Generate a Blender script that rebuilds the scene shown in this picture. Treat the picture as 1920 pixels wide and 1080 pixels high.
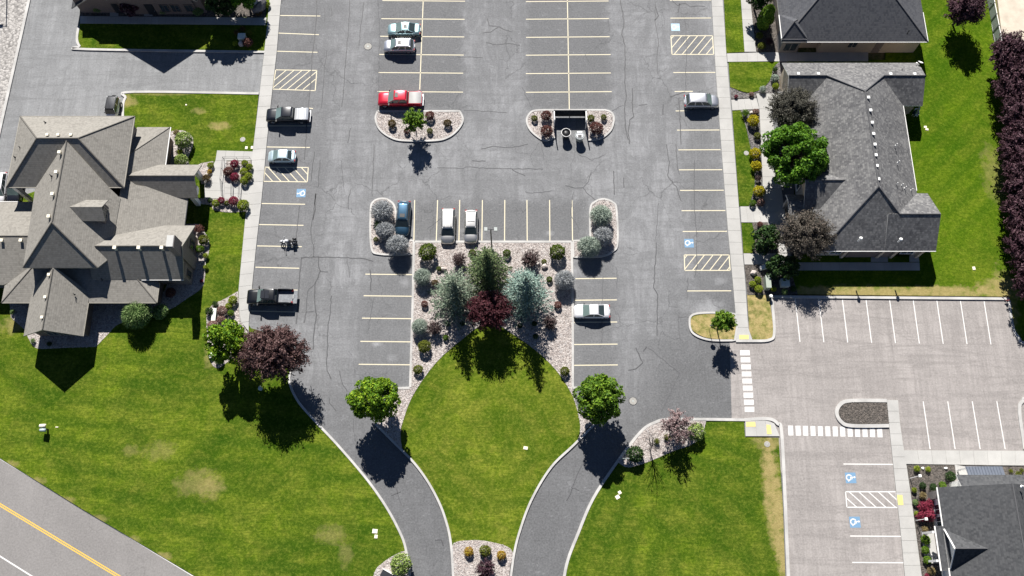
import bpy, bmesh, math, random
import numpy as np
from mathutils import Vector, Matrix
from mathutils.geometry import tessellate_polygon

for o in list(bpy.data.objects): bpy.data.objects.remove(o)
S = bpy.context.scene
COL = S.collection
random.seed(7); RNG = np.random.default_rng(11)
R = math.radians

# ---------------------------------------------------------------- camera, sky, sun, exposure
CAMH = 111.9; TILT = R(18.5); FPX = 1671.0
cam = bpy.data.cameras.new('camera'); camo = bpy.data.objects.new('camera', cam); COL.objects.link(camo)
cam.sensor_width = 36.0; cam.lens = 36.0*FPX/1920.0; cam.clip_start = 1.0; cam.clip_end = 2500.0
camo.location = (0, 0, CAMH); camo.rotation_euler = (TILT, 0, 0)
S.camera = camo
ELEV = R(41.0); AZ = R(9.0)           # sun stands a little west of the top of the picture
sun_from = Vector((-math.sin(AZ)*math.cos(ELEV), math.cos(AZ)*math.cos(ELEV), math.sin(ELEV)))
W = bpy.data.worlds.new('World'); S.world = W; W.use_nodes = True
nt = W.node_tree; nt.nodes.clear()
sky = nt.nodes.new('ShaderNodeTexSky'); sky.sky_type = 'NISHITA'; sky.sun_disc = False
sky.sun_elevation = ELEV; sky.sun_rotation = 2*math.pi - AZ; sky.altitude = 1300; sky.air_density = 0.5; sky.dust_density = 0.1; sky.ozone_density = 1.5
bg = nt.nodes.new('ShaderNodeBackground'); bg.inputs['Strength'].default_value = 0.05
wo = nt.nodes.new('ShaderNodeOutputWorld')
nt.links.new(sky.outputs[0], bg.inputs[0]); nt.links.new(bg.outputs[0], wo.inputs[0])
sl = bpy.data.lights.new('sun', 'SUN'); sl.energy = 5.0; sl.angle = R(0.5); sl.color = (1.0, 0.96, 0.90)
so = bpy.data.objects.new('sun', sl); COL.objects.link(so)
so.rotation_euler = (-sun_from).to_track_quat('-Z', 'Y').to_euler(); so.location = (0, 60, 90)
S.view_settings.view_transform = 'Standard'; S.view_settings.look = 'None'
S.view_settings.exposure = 0.94; S.view_settings.gamma = 1.0; S.view_settings.use_curve_mapping = False

_ct, _st = math.cos(TILT), math.sin(TILT)
def U(px, py, z=0.0):
    """ground-survey helper: the point at height z seen at pixel (px,py) of the 1920x1080 photograph"""
    u = (px-960)/FPX; v = (540-py)/FPX; k = (CAMH-z)/(_ct-v*_st)
    return Vector((u*k, (_st+v*_ct)*k, z))

# ---------------------------------------------------------------- materials
def new_mat(name):
    m = bpy.data.materials.new(name); m.use_nodes = True
    n = m.node_tree.nodes; b = n['Principled BSDF']; return m, m.node_tree, b
def sRGB(r, g, b):
    f = lambda c: ((c/255+0.055)/1.055)**2.4 if c > 10 else c/255/12.92
    return (f(r), f(g), f(b), 1)
def lin(*c): return (c[0], c[1], c[2], 1)
class N:
    """tiny node-graph writer"""
    def __init__(s, nt): s.t = nt
    def new(s, typ, **kw):
        n = s.t.nodes.new(typ)
        for k, v in kw.items():
            if hasattr(n, k): setattr(n, k, v)
            else: n.inputs[k].default_value = v
        return n
    def link(s, a, b): s.t.links.new(a, b)
    def pos(s): return s.new('ShaderNodeNewGeometry').outputs['Position']
    def noise(s, vec, scale, detail=3, rough=0.55, dist=0.0):
        n = s.new('ShaderNodeTexNoise'); n.inputs['Scale'].default_value = scale; n.inputs['Detail'].default_value = detail
        n.inputs['Roughness'].default_value = rough; n.inputs['Distortion'].default_value = dist; s.link(vec, n.inputs['Vector']); return n.outputs['Fac']
    def vor(s, vec, scale, out='Color', feature='F1'):
        n = s.new('ShaderNodeTexVoronoi'); n.feature = feature; n.inputs['Scale'].default_value = scale; s.link(vec, n.inputs['Vector']); return n.outputs[out]
    def mapping(s, vec, sc=(1,1,1), rot=(0,0,0), loc=(0,0,0)):
        n = s.new('ShaderNodeMapping'); n.inputs['Scale'].default_value = sc; n.inputs['Rotation'].default_value = rot; n.inputs['Location'].default_value = loc
        s.link(vec, n.inputs['Vector']); return n.outputs[0]
    def ramp(s, fac, stops):
        n = s.new('ShaderNodeValToRGB'); cr = n.color_ramp
        while len(cr.elements) < len(stops): cr.elements.new(0.5)
        for e, (p, c) in zip(cr.elements, stops): e.position = p; e.color = c if len(c) == 4 else (*c, 1)
        s.link(fac, n.inputs[0]); return n.outputs[0]
    def mix(s, fac, a, b, blend='MIX'):
        n = s.new('ShaderNodeMix'); n.data_type = 'RGBA'; n.blend_type = blend; n.clamp_factor = True
        for i, v in ((0, fac), (6, a), (7, b)):
            if hasattr(v, 'is_output'): s.link(v, n.inputs[i])
            else: n.inputs[i].default_value = v
        return n.outputs[2]
    def math(s, op, a, b=0.5, c=None):
        n = s.new('ShaderNodeMath'); n.operation = op; n.use_clamp = False
        for i, v in enumerate((a, b) if c is None else (a, b, c)):
            if hasattr(v, 'is_output'): s.link(v, n.inputs[i])
            else: n.inputs[i].default_value = v
        return n.outputs[0]
    def rng(s, v, a, b, c=0.0, d=1.0):
        n = s.new('ShaderNodeMapRange'); n.inputs[1].default_value = a; n.inputs[2].default_value = b; n.inputs[3].default_value = c; n.inputs[4].default_value = d
        s.link(v, n.inputs[0]); return n.outputs[0]
    def bump(s, h, bsdf, strength=0.4, dist=0.02):
        n = s.new('ShaderNodeBump'); n.inputs['Strength'].default_value = strength; n.inputs['Distance'].default_value = dist
        s.link(h, n.inputs['Height']); s.link(n.outputs[0], bsdf.inputs['Normal'])
    def sep(s, v):
        n = s.new('ShaderNodeSeparateXYZ'); s.link(v, n.inputs[0]); return n.outputs

def grey(v, t=(1,1,1)): return (v*t[0], v*t[1], v*t[2], 1)

STALLS = [(712, -60, 868, 205, 0.85), (986, -60, 1146, 205, 0.85), (497, -20, 596, 600, 0.5), (1262, -40, 1360, 560, 0.5), (778, 376, 1098, 455, 0.85), (683, 492, 770, 726, 0.6), (1076, 492, 1158, 726, 0.7)]
SPOTS = [(502, 398, 11, .55, .35), (499, 438, 11, .6, .35), (490, 480, 12, .6, .35), (515, 225, 10, .5, .4), (520, 192, 8, .5, .4), (1330, 578, 26, .5, 1.9), (1352, 525, 12, .35, 1.8), (900, 440, 15, .3, 1.7), (870, 432, 9, .35, 1.7), (706, 646, 8, .55, 2.0), (735, 672, 10, .35, 1.7), (760, 530, 11, .4, 1.7), (1028, 437, 11, .4, 1.8), (1076, 508, 12, .45, 1.8), (742, 190, 12, .3, .45), (880, 330, 40, .3, .6), (1150, 395, 30, .4, .5), (1175, 470, 30, .4, .5), (690, 420, 22, .3, .5), (1050, 350, 30, .3, .55)]
def m_asphalt(name, base, tint, dark=0.75, light=1.25, streak=True, stain=0.35, sealed=False):
    m, t, b = new_mat(name); g = N(t); p = g.pos()
    big = g.noise(p, 0.07, 5, 0.65, 0.8)
    col = g.ramp(big, [(0.36, grey(base*dark, tint)), (0.62, grey(base*light, tint))])
    if streak:
        s1 = g.noise(g.mapping(p, (0.8, 0.06, 1)), 1.0, 6, 0.72, 0.9); s2 = g.noise(g.mapping(p, (0.09, 0.8, 1)), 1.0, 6, 0.72, 1.1)
        col = g.mix(g.rng(s1, 0.44, 0.62, 0, 0.5), col, grey(base*1.42, tint)); col = g.mix(g.rng(s2, 0.47, 0.62, 0, 0.55), col, grey(base*0.58, tint))
        s3 = g.noise(g.mapping(p, (1.9, 0.16, 1), loc=(3, 1, 0)), 1.0, 5, 0.65, 0.8); col = g.mix(g.rng(s3, 0.48, 0.60, 0, 0.35), col, grey(base*0.66, tint))
    w = g.noise(p, 0.7, 8, 0.75, 1.6)
    col = g.mix(g.rng(w, 0.55, 0.70, 0, stain*1.2), col, grey(base*1.8, tint))
    w2 = g.noise(g.mapping(p, loc=(31, 7, 0)), 0.9, 7, 0.75, 1.0)
    col = g.mix(g.rng(w2, 0.55, 0.70, 0, stain*1.4), col, grey(base*0.5, tint))
    blotch = g.noise(g.mapping(p, (1, 0.55, 1), loc=(5, 9, 0)), 0.22, 8, 0.75, 1.2)
    col = g.mix(g.rng(blotch, 0.42, 0.58, 0, 0.72*min(1, stain*2.9)), col, grey(base*0.62, tint))
    if sealed:      # newer, darker seal coat on the entrance drives and the south-east apron
        x, y, z = g.sep(p); wn = g.noise(p, 0.12, 4, 0.6)
        yy = g.math('ADD', g.math('SUBTRACT', y, g.math('MAXIMUM', g.math('MULTIPLY', g.math('SUBTRACT', x, 14.0), 1.3), 0.0)), g.math('MULTIPLY', wn, 10.0))
        col = g.mix(g.rng(yy, 21, 35, 0.96, 0.0), col, g.mix(0.28, grey(base*0.30, tint), col))
        wob = g.noise(p, 0.8, 6, 0.7)
        for (qa, qb, qc, qd, st) in STALLS:      # parking bays keep their darker, oil-stained surface; the lanes between are worn pale
            A = U(qa, qb); B = U(qc, qd); cx, cy = (A.x+B.x)/2, (A.y+B.y)/2; hx, hy = abs(B.x-A.x)/2, abs(A.y-B.y)/2
            dx = g.math('SUBTRACT', g.math('ABSOLUTE', g.math('SUBTRACT', x, cx)), hx); dy = g.math('SUBTRACT', g.math('ABSOLUTE', g.math('SUBTRACT', y, cy)), hy)
            d = g.math('ADD', g.math('MAXIMUM', dx, dy), g.math('MULTIPLY', g.math('SUBTRACT', wob, 0.5), 5.0))
            col = g.mix(g.rng(d, -0.8, 0.9, st, 0), col, grey(base*0.50, tint))
        for (qa, qb, rr, st, k) in SPOTS:
            A = U(qa, qb); dx = g.math('SUBTRACT', x, A.x); dy = g.math('MULTIPLY', g.math('SUBTRACT', y, A.y), 1.4); rr = rr/13.5
            d = g.math('ADD', g.math('SQRT', g.math('ADD', g.math('MULTIPLY', dx, dx), g.math('MULTIPLY', dy, dy))), g.math('MULTIPLY', g.math('SUBTRACT', wob, 0.5), rr*3.0))
            col = g.mix(g.rng(d, rr*0.2, rr*1.2, st, 0), col, grey(base*k, tint))
        salt = g.noise(g.mapping(p, (0.7, 1.2, 1), loc=(2, 50, 0)), 1.1, 8, 0.8, 1.5); col = g.mix(g.rng(salt, 0.57, 0.68, 0, 0.42), col, grey(base*1.6, tint))
    cw = g.new('ShaderNodeVectorMath'); cw.operation = 'ADD'; nz = g.new('ShaderNodeTexNoise'); nz.inputs['Scale'].default_value = 0.5; nz.inputs['Detail'].default_value = 5; g.link(p, nz.inputs['Vector'])
    sc = g.new('ShaderNodeVectorMath'); sc.operation = 'SCALE'; sc.inputs[3].default_value = 3.0; g.link(nz.outputs['Color'], sc.inputs[0]); g.link(p, cw.inputs[0]); g.link(sc.outputs[0], cw.inputs[1])
    ed = g.vor(g.mapping(cw.outputs[0], (1, 1, 0)), 0.16, 'Distance', 'DISTANCE_TO_EDGE')
    cm = g.rng(g.noise(g.mapping(p, loc=(60, 0, 0)), 0.11, 3), 0.46, 0.58, 0, 0.62 if sealed else 0.25)
    col = g.mix(g.math('MULTIPLY', g.rng(ed, 0.004, 0.014, 1, 0), cm), col, grey(base*0.30, tint))
    f = g.noise(p, 4.5, 3, 0.75)
    col = g.mix(0.22, col, g.ramp(f, [(0.3, grey(base*0.4, tint)), (0.7, grey(base*1.9, tint))]))
    g.link(col, b.inputs['Base Color']); b.inputs['Roughness'].default_value = 0.9
    b.inputs['Specular IOR Level'].default_value = 0.25
    g.bump(f, b, 0.3, 0.01); return m
M = {}
M['asphalt'] = m_asphalt('worn_asphalt', 0.198, (0.985, 1.0, 1.04), sealed=True)
M['asphalt_new'] = m_asphalt('smooth_dark_asphalt', 0.125, (0.97, 1.0, 1.06), 0.85, 1.15, True, 0.2)
M['asphalt_pale'] = m_asphalt('pale_asphalt', 0.215, (0.98, 1.0, 1.03), 0.88, 1.1, True, 0.22)
M['asphalt_pink'] = m_asphalt('pinkish_asphalt', 0.262, (1.055, 0.98, 0.945), 0.92, 1.08, True, 0.12)
M['asphalt_road'] = m_asphalt('road_asphalt', 0.20, (1.03, 0.985, 0.965), 0.9, 1.1, False, 0.1)

def m_plain(name, col, rough=0.6, var=0.15, scale=2.0, metal=0.0, bump=0.0, spec=0.5, coat=0.0):
    m, t, b = new_mat(name); g = N(t); p = g.pos()
    n = g.noise(p, scale, 4, 0.6)
    c = g.mix(g.rng(n, 0.3, 0.7, 0, 1), tuple(x*(1-var) for x in col[:3])+(1,), tuple(min(1, x*(1+var)) for x in col[:3])+(1,))
    g.link(c, b.inputs['Base Color']); b.inputs['Roughness'].default_value = rough; b.inputs['Metallic'].default_value = metal
    b.inputs['Specular IOR Level'].default_value = spec; b.inputs['Coat Weight'].default_value = coat*0.5; b.inputs['Coat Roughness'].default_value = 0.05
    if bump: g.bump(n, b, bump, 0.02)
    return m
def m_concrete(name, base=0.62, tint=(1.0, 0.985, 0.94), lo=0.86):
    m, t, b = new_mat(name); g = N(t); p = g.pos()
    oi = g.new('ShaderNodeObjectInfo').outputs['Random']
    n = g.noise(p, 0.35, 5, 0.65); f = g.noise(p, 7, 3, 0.6)
    c = g.ramp(n, [(0.35, grey(base*lo, tint)), (0.62, grey(base*1.06, tint))])
    c = g.mix(g.rng(oi, 0, 1, 0, 0.35), c, grey(base*0.82, tint))
    c = g.mix(0.12, c, g.ramp(f, [(0.3, grey(base*0.5, tint)), (0.7, grey(base*1.2, tint))]))
    g.link(c, b.inputs['Base Color']); b.inputs['Roughness'].default_value = 0.85; g.bump(f, b, 0.15, 0.01); return m
M['concrete'] = m_concrete('sidewalk_concrete', 0.405, (1.0, 0.985, 0.95))
M['kerb'] = m_concrete('kerb_concrete', 0.48, (1, 0.98, 0.95), 0.68)
M['joint'] = m_plain('joint_sand', (0.27, 0.265, 0.25), 0.95)

GR_PATCH = [(370,905,36,22,0.42),(398,915,20,20,0.42),(245,845,14,10,0.3),(412,236,20,9,0.8),(372,208,14,7,0.55),(620,1003,24,16,0.35),(648,1040,12,20,0.3),(300,845,26,16,0.3),(236,190,22,12,0.7),(1448,925,15,95,0.95),(1466,1020,12,90,0.9),(1440,830,26,12,0.6),(1446,870,8,40,0.7),(1868,330,26,60,0.35),(1878,540,40,18,0.6),(395,650,10,40,0.5),(25,610,24,14,0.6),(1665,549,270,13,0.95),(1885,565,20,60,0.7),(1895,310,16,60,0.6),(22,872,12,7,.6),(70,902,16,6,.5),(125,938,14,6,.55),(185,972,16,6,.5),(250,1012,14,6,.5),(305,1045,16,7,.6),(468,170,30,5,0.5),(300,176,60,4,0.4)]
def m_grass(name, dark, light, dry, patches, stripe=0.0, srot=0.4, drybase=0.0, ring=None):
    m, t, b = new_mat(name); g = N(t); p = g.pos()
    big = g.noise(p, 0.075, 4, 0.6, 1.4); mid = g.noise(g.mapping(p, loc=(17, 3, 0)), 0.30, 6, 0.7, 1.2)
    fine = g.noise(p, 3.0, 6, 0.8, 0.5)
    yel = (light[0]*1.40, light[1]*1.05, light[2]*2.2)
    c = g.mix(g.rng(big, 0.40, 0.58), lin(*dark), lin(*light))
    c = g.mix(g.rng(mid, 0.40, 0.66, 0, 0.75), c, lin(*yel))
    m3 = g.noise(g.mapping(p, loc=(-8, 40, 0)), 0.16, 5, 0.65, 2.2)
    c = g.mix(g.rng(m3, 0.50, 0.62, 0, 0.35), c, lin(dark[0]*0.85, dark[1]*0.9, dark[2]))
    if stripe:
        mw = g.noise(g.mapping(p, (0.30, 2.0, 1), (0, 0, srot)), 0.20, 4, 0.6, 2.2)
        c = g.mix(g.rng(mw, 0.48, 0.62, 0, stripe*1.0), c, lin(dark[0]*0.8, dark[1]*0.85, dark[2]))
        wv = g.new('ShaderNodeTexWave'); wv.wave_type = 'RINGS' if ring else 'BANDS'
        if ring: wv.rings_direction = 'Z'
        wv.inputs['Scale'].default_value = 0.11; wv.inputs['Distortion'].default_value = 3.4; wv.inputs['Detail'].default_value = 3; wv.inputs['Detail Scale'].default_value = 0.35
        if ring: g.link(g.mapping(p, (1, 1, 0), loc=(-ring[0], -ring[1], 0)), wv.inputs['Vector'])
        else: g.link(g.mapping(p, rot=(0, 0, srot+.8)), wv.inputs['Vector'])
        fade = g.rng(g.noise(p, 0.09, 3), 0.38, 0.58, 0.1, 1.0)
        c = g.mix(g.math('MULTIPLY', g.rng(wv.outputs['Fac'], 0.3, 0.85, 0, 0.62), fade), c, lin(dark[0]*0.75, dark[1]*0.9, dark[2]))
        mt = g.noise(g.mapping(p, (1.2, 14, 1), (0, 0, srot+0.5)), 0.5, 3, 0.6, 0.3)
        c = g.mix(g.rng(mt, 0.44, 0.58, 0, 0.45), c, lin(dark[0], dark[1], dark[2]))
    c = g.mix(g.rng(fine, 0.36, 0.60, 0.62, 0), c, lin(dark[0]*0.45, dark[1]*0.52, dark[2]*0.6))
    c = g.mix(g.rng(fine, 0.5, 0.70, 0, 0.4), c, lin(light[0]*1.8, light[1]*1.4, light[2]*3))
    # dry and worn places
    x, y, z = g.sep(p)
    wob = g.noise(p, 0.9, 4, 0.7)
    dryc = g.ramp(fine, [(0.3, lin(dry[0]*0.6, dry[1]*0.62, dry[2]*0.5)), (0.7, lin(*dry))])
    if drybase: c = g.mix(g.rng(wob, 0.62-drybase*0.35, 0.75-drybase*0.2), c, dryc)
    for (px, py, rx, ry, st) in patches:
        q = U(px, py, .1); sx = rx/14.2; sy = ry/13.6
        dx = g.math('MULTIPLY', g.math('SUBTRACT', x, q.x), 1/sx); dy = g.math('MULTIPLY', g.math('SUBTRACT', y, q.y), 1/sy)
        d = g.math('ADD', g.math('MULTIPLY', dx, dx), g.math('MULTIPLY', dy, dy))
        d = g.math('ADD', d, g.math('MULTIPLY', g.math('SUBTRACT', wob, 0.5), 4.6)); d = g.math('ADD', d, g.math('MULTIPLY', g.math('SUBTRACT', fine, 0.5), 2.2))
        c = g.mix(g.rng(d, 0.15, 1.5, st, 0), c, dryc)
    g.link(c, b.inputs['Base Color']); b.inputs['Roughness'].default_value = 0.95; b.inputs['Specular IOR Level'].default_value = 0.0
    g.bump(fine, b, 0.9, 0.09); return m
GD = (0.042, 0.088, 0.006); GL = (0.136, 0.192, 0.014); GDRY = (0.36, 0.29, 0.13)
def near(xr, yr): return [q for q in GR_PATCH if xr[0] <= q[0] <= xr[1] and yr[0] <= q[1] <= yr[1]]
M['grass'] = m_grass('lawn_grass_west', GD, GL, GDRY, near((0, 700), (0, 1080)), 0.4, 0.9)
M['grass_mid'] = m_grass('lawn_grass_centre', (0.058, 0.104, 0.007), (0.165, 0.215, 0.018), GDRY, [], 0.3, 2.2, ring=(-2, 16))
M['grass_east'] = m_grass('lawn_grass_east', (0.052, 0.108, 0.005), (0.108, 0.172, 0.009), GDRY, near((1500, 1920), (0, 600)), 0.22, 0.0)
M['grass_south'] = m_grass('lawn_grass_south', GD, GL, GDRY, near((1000, 1480), (700, 1080)), 0.45, 0.75, ring=(21, 2))
M['grass_dry'] = m_grass('thin_dry_grass', (0.07, 0.11, 0.015), (0.15, 0.19, 0.03), (0.42, 0.33, 0.16), [], 0, 0, 0.85)
M['terrain'] = m_grass('rough_field', (0.08, 0.12, 0.02), (0.16, 0.18, 0.05), (0.30, 0.25, 0.13), [], 0, 0, 0.6)

def m_pebble(name, cols, scale=5.5, jit=1.0):
    m, t, b = new_mat(name); g = N(t); p = g.pos()
    v = g.vor(p, scale, 'Color'); d = g.vor(p, scale, 'Distance')
    r = g.sep(v)[0]
    c = g.ramp(r, [(i/(len(cols)-1), lin(*k)) for i, k in enumerate(cols)])
    c = g.mix(g.rng(d, 0.45, 0.9, 0, 0.6), c, lin(*[x*0.35 for x in cols[0]]))
    n = g.noise(p, 0.4, 3)
    c = g.mix(g.rng(n, 0.4, 0.7, 0, 0.2), c, lin(*[x*0.7 for x in cols[-1]]))
    g.link(c, b.inputs['Base Color']); b.inputs['Roughness'].default_value = 0.9
    g.bump(g.math('MULTIPLY', d, -1.0), b, 0.8, 0.06); return m
PINK = [(0.27, 0.232, 0.215), (0.35, 0.305, 0.285), (0.43, 0.385, 0.362), (0.51, 0.47, 0.445), (0.31, 0.29, 0.285)]
M['gravel'] = m_pebble('pink_river_rock', PINK)
M['gravel_white'] = m_pebble('white_crushed_rock', [(0.17, 0.16, 0.155), (0.34, 0.325, 0.31), (0.45, 0.43, 0.41), (0.30, 0.285, 0.27)], 3.2)
M['gravel_grey'] = m_pebble('dark_grey_rock', [(0.07, 0.07, 0.075), (0.14, 0.13, 0.13), (0.22, 0.21, 0.2), (0.12, 0.11, 0.11)], 6)
M['mulch'] = m_pebble('dark_bark_mulch', [(0.045, 0.04, 0.035), (0.09, 0.078, 0.068), (0.14, 0.12, 0.105), (0.07, 0.06, 0.052)], 5)
M['sand'] = m_plain('pale_sandy_gravel', (0.50, 0.44, 0.36), 0.95, 0.14, 0.8, bump=0.3)
def m_stone(name, cols):
    m, t, b = new_mat(name); g = N(t)
    r = g.new('ShaderNodeNewGeometry').outputs['Random Per Island']
    c = g.ramp(r, [(i/(len(cols)-1), lin(*k)) for i, k in enumerate(cols)])
    g.link(c, b.inputs['Base Color']); b.inputs['Roughness'].default_value = 0.85; return m
M['stones'] = m_stone('loose_pink_stones', PINK)
M['stones_white'] = m_stone('loose_white_stones', [(0.35, 0.33, 0.32), (0.6, 0.58, 0.55), (0.7, 0.68, 0.66), (0.5, 0.48, 0.46)])
M['stones_dark'] = m_stone('loose_dark_stones', [(0.05, 0.045, 0.04), (0.1, 0.09, 0.08), (0.17, 0.15, 0.14), (0.08, 0.07, 0.06)])

def m_paint(name, col, worn=0.3, under=(0.2, 0.2, 0.205)):
    m, t, b = new_mat(name); g = N(t); p = g.pos()
    n = g.noise(p, 6.0, 5, 0.75); c = g.mix(g.rng(n, 0.56, 0.7, 0, worn), lin(*col), lin(*under))
    g.link(c, b.inputs['Base Color']); b.inputs['Roughness'].default_value = 0.7; return m
M['line_cream'] = m_paint('cream_line_paint', (0.60, 0.545, 0.40), 0.5)
M['line_white'] = m_paint('white_line_paint', (0.64, 0.63, 0.615), 0.4, (0.3, 0.29, 0.29))
M['line_worn'] = m_paint('worn_white_paint', (0.60, 0.59, 0.575), 0.9, (0.3, 0.29, 0.29))
M['line_yellow'] = m_paint('yellow_line_paint', (0.70, 0.42, 0.06), 0.2)
M['pad_yellow'] = m_paint('yellow_tactile_pad', (0.66, 0.54, 0.20), 0.2)
M['blue'] = m_paint('blue_marking_paint', (0.14, 0.26, 0.40), 0.35)
M['blue_faded'] = m_paint('faded_blue_paint', (0.36, 0.52, 0.66), 0.6)
M['tar'] = m_plain('crack_sealant', (0.06, 0.061, 0.066), 0.7, 0.3, 1.5)
M['tar_faint'] = m_plain('old_crack', (0.088, 0.089, 0.095), 0.85, 0.25, 1.5)
M['iron'] = m_plain('manhole_iron', (0.30, 0.29, 0.27), 0.8, 0.2, 6)

def m_shingle(name, cols, contrast=0.5, course=0.27):
    """shingle courses follow the contour lines of the slope; tabs vary in tone"""
    m, t, b = new_mat(name); g = N(t); p = g.pos(); x, y, z = g.sep(p)
    nrm = g.sep(g.new('ShaderNodeNewGeometry').outputs['True Normal'])
    ax = g.math('ABSOLUTE', nrm[0]); ay = g.math('ABSOLUTE', nrm[1])
    along = g.math('ADD', g.math('MULTIPLY', x, g.math('GREATER_THAN', ay, ax)), g.math('MULTIPLY', y, g.math('GREATER_THAN', ax, ay)))
    sn = g.math('SQRT', g.math('MAXIMUM', g.math('SUBTRACT', 1.0, g.math('MULTIPLY', nrm[2], nrm[2])), 0.01)); row = g.math('DIVIDE', z, g.math('MULTIPLY', sn, course))
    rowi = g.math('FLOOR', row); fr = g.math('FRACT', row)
    cx = g.new('ShaderNodeCombineXYZ'); g.link(g.math('FLOOR', g.math('ADD', g.math('MULTIPLY', along, 4.2), g.math('MULTIPLY', rowi, 0.37))), cx.inputs[0]); g.link(rowi, cx.inputs[1])
    wn = g.new('ShaderNodeTexWhiteNoise'); g.link(cx.outputs[0], wn.inputs[0])
    c = g.ramp(wn.outputs[0], [(i/(len(cols)-1), lin(*k)) for i, k in enumerate(cols)])
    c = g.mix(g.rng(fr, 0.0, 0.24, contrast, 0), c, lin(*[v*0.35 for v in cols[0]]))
    n = g.noise(g.mapping(p, (1, 1, 0.4)), 0.35, 6, 0.7, 0.6); c = g.mix(g.rng(n, 0.42, 0.62, 0, 0.30), c, lin(*[v*1.25 for v in cols[-1]]))
    f = g.noise(p, 11, 2, 0.6); c = g.mix(0.15, c, g.ramp(f, [(0.3, lin(*[v*0.4 for v in cols[0]])), (0.7, lin(*[min(1, v*1.7) for v in cols[-1]]))]))
    g.link(c, b.inputs['Base Color']); b.inputs['Roughness'].default_value = 0.95; b.inputs['Specular IOR Level'].default_value = 0.0; b.inputs['Diffuse Roughness'].default_value = 0.0
    g.bump(g.math('ADD', fr, g.math('MULTIPLY', wn.outputs[0], 0.6)), b, 0.12, 0.02); return m
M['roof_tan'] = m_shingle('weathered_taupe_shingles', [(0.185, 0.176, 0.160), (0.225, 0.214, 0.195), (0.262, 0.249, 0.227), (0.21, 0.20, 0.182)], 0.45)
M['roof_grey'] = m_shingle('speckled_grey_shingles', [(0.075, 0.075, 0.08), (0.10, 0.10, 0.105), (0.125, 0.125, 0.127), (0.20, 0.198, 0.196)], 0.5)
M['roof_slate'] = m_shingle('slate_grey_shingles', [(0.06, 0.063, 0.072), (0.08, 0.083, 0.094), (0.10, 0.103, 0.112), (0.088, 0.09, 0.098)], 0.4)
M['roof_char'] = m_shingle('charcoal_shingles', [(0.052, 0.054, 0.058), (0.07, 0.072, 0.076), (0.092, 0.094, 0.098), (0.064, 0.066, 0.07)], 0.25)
M['ridge_tan'] = m_plain('ridge_cap_taupe', (0.12, 0.112, 0.10), 0.9); M['ridge_grey'] = m_plain('ridge_cap_grey', (0.085, 0.085, 0.09), 0.9)
M['trim_tan'] = m_plain('taupe_fascia', (0.30, 0.28, 0.24), 0.6); M['trim_white'] = m_plain('white_fascia', (0.78, 0.77, 0.75), 0.5, 0.05)
M['stucco'] = m_plain('tan_stucco', (0.50, 0.41, 0.32), 0.9, 0.08, 3, bump=0.1); M['brown_wall'] = m_plain('brown_siding', (0.14, 0.105, 0.09), 0.8, 0.2)
M['dark_wall'] = m_plain('dark_siding', (0.16, 0.14, 0.13), 0.8, 0.2)
def m_brick(name, a, b_, mortar, sc=4.0):
    m, t, b = new_mat(name); g = N(t); p = g.pos(); x, y, z = g.sep(p)
    cx = g.new('ShaderNodeCombineXYZ'); g.link(g.math('ADD', x, y), cx.inputs[0]); g.link(z, cx.inputs[1])
    br = g.new('ShaderNodeTexBrick'); br.inputs['Scale'].default_value = sc; br.inputs['Color1'].default_value = lin(*a); br.inputs['Color2'].default_value = lin(*b_); br.inputs['Mortar'].default_value = lin(*mortar); br.inputs['Mortar Size'].default_value = 0.03
    g.link(cx.outputs[0], br.inputs['Vector']); g.link(br.outputs[0], b.inputs['Base Color']); b.inputs['Roughness'].default_value = 0.9; g.bump(br.outputs['Fac'], b, -0.4, 0.02); return m
M['brick'] = m_brick('dark_brick', (0.20, 0.15, 0.14), (0.13, 0.10, 0.10), (0.30, 0.27, 0.25), 3.0)
M['brick_tan'] = m_brick('tan_brick', (0.17, 0.12, 0.105), (0.12, 0.09, 0.08), (0.2, 0.175, 0.16), 3.0)
M['stonewall'] = m_brick('grey_ledgestone', (0.26, 0.24, 0.22), (0.16, 0.15, 0.15), (0.3, 0.28, 0.26), 2.0)
def m_glass(name, col=(0.02, 0.03, 0.035), rough=0.06):
    m, t, b = new_mat(name); g = N(t); n = g.noise(g.pos(), 0.9, 2); c = g.mix(n, lin(*col), lin(*[k*1.8 for k in col]))
    g.link(c, b.inputs['Base Color']); b.inputs['Roughness'].default_value = rough; b.inputs['Specular IOR Level'].default_value = 0.8; return m
M['glass'] = m_glass('dark_window_glass'); M['carglass'] = m_glass('tinted_car_glass', (0.025, 0.035, 0.036)); M['carglass_light'] = m_glass('clear_windshield', (0.09, 0.125, 0.12), 0.05)
M['black'] = m_plain('black_plastic', (0.015, 0.015, 0.017), 0.5); M['tyre'] = m_plain('tyre_rubber', (0.02, 0.02, 0.021), 0.85)
M['metal'] = m_plain('brushed_metal', (0.55, 0.56, 0.58), 0.3, 0.1, 3, 0.9); M['rim'] = m_plain('alloy_rim', (0.45, 0.46, 0.48), 0.3, 0.1, 3, 0.8)
M['lamp_red'] = m_plain('red_tail_lens', (0.30, 0.02, 0.02), 0.2); M['lamp_clear'] = m_plain('clear_headlamp', (0.7, 0.72, 0.74), 0.12)
M['darkmetal'] = m_plain('dark_painted_steel', (0.03, 0.032, 0.038), 0.45, 0.2, 3, 0.3); M['steel_blue'] = m_plain('standing_seam_steel', (0.16, 0.18, 0.22), 0.4, 0.08, 2, 0.5)
M['white'] = m_plain('white_plastic', (0.80, 0.80, 0.78), 0.5, 0.05); M['ivory'] = m_plain('ivory_plastic', (0.80, 0.74, 0.60), 0.6, 0.05); M['bluegrey'] = m_plain('blue_grey_plastic', (0.42, 0.50, 0.54), 0.5, 0.08)
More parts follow.
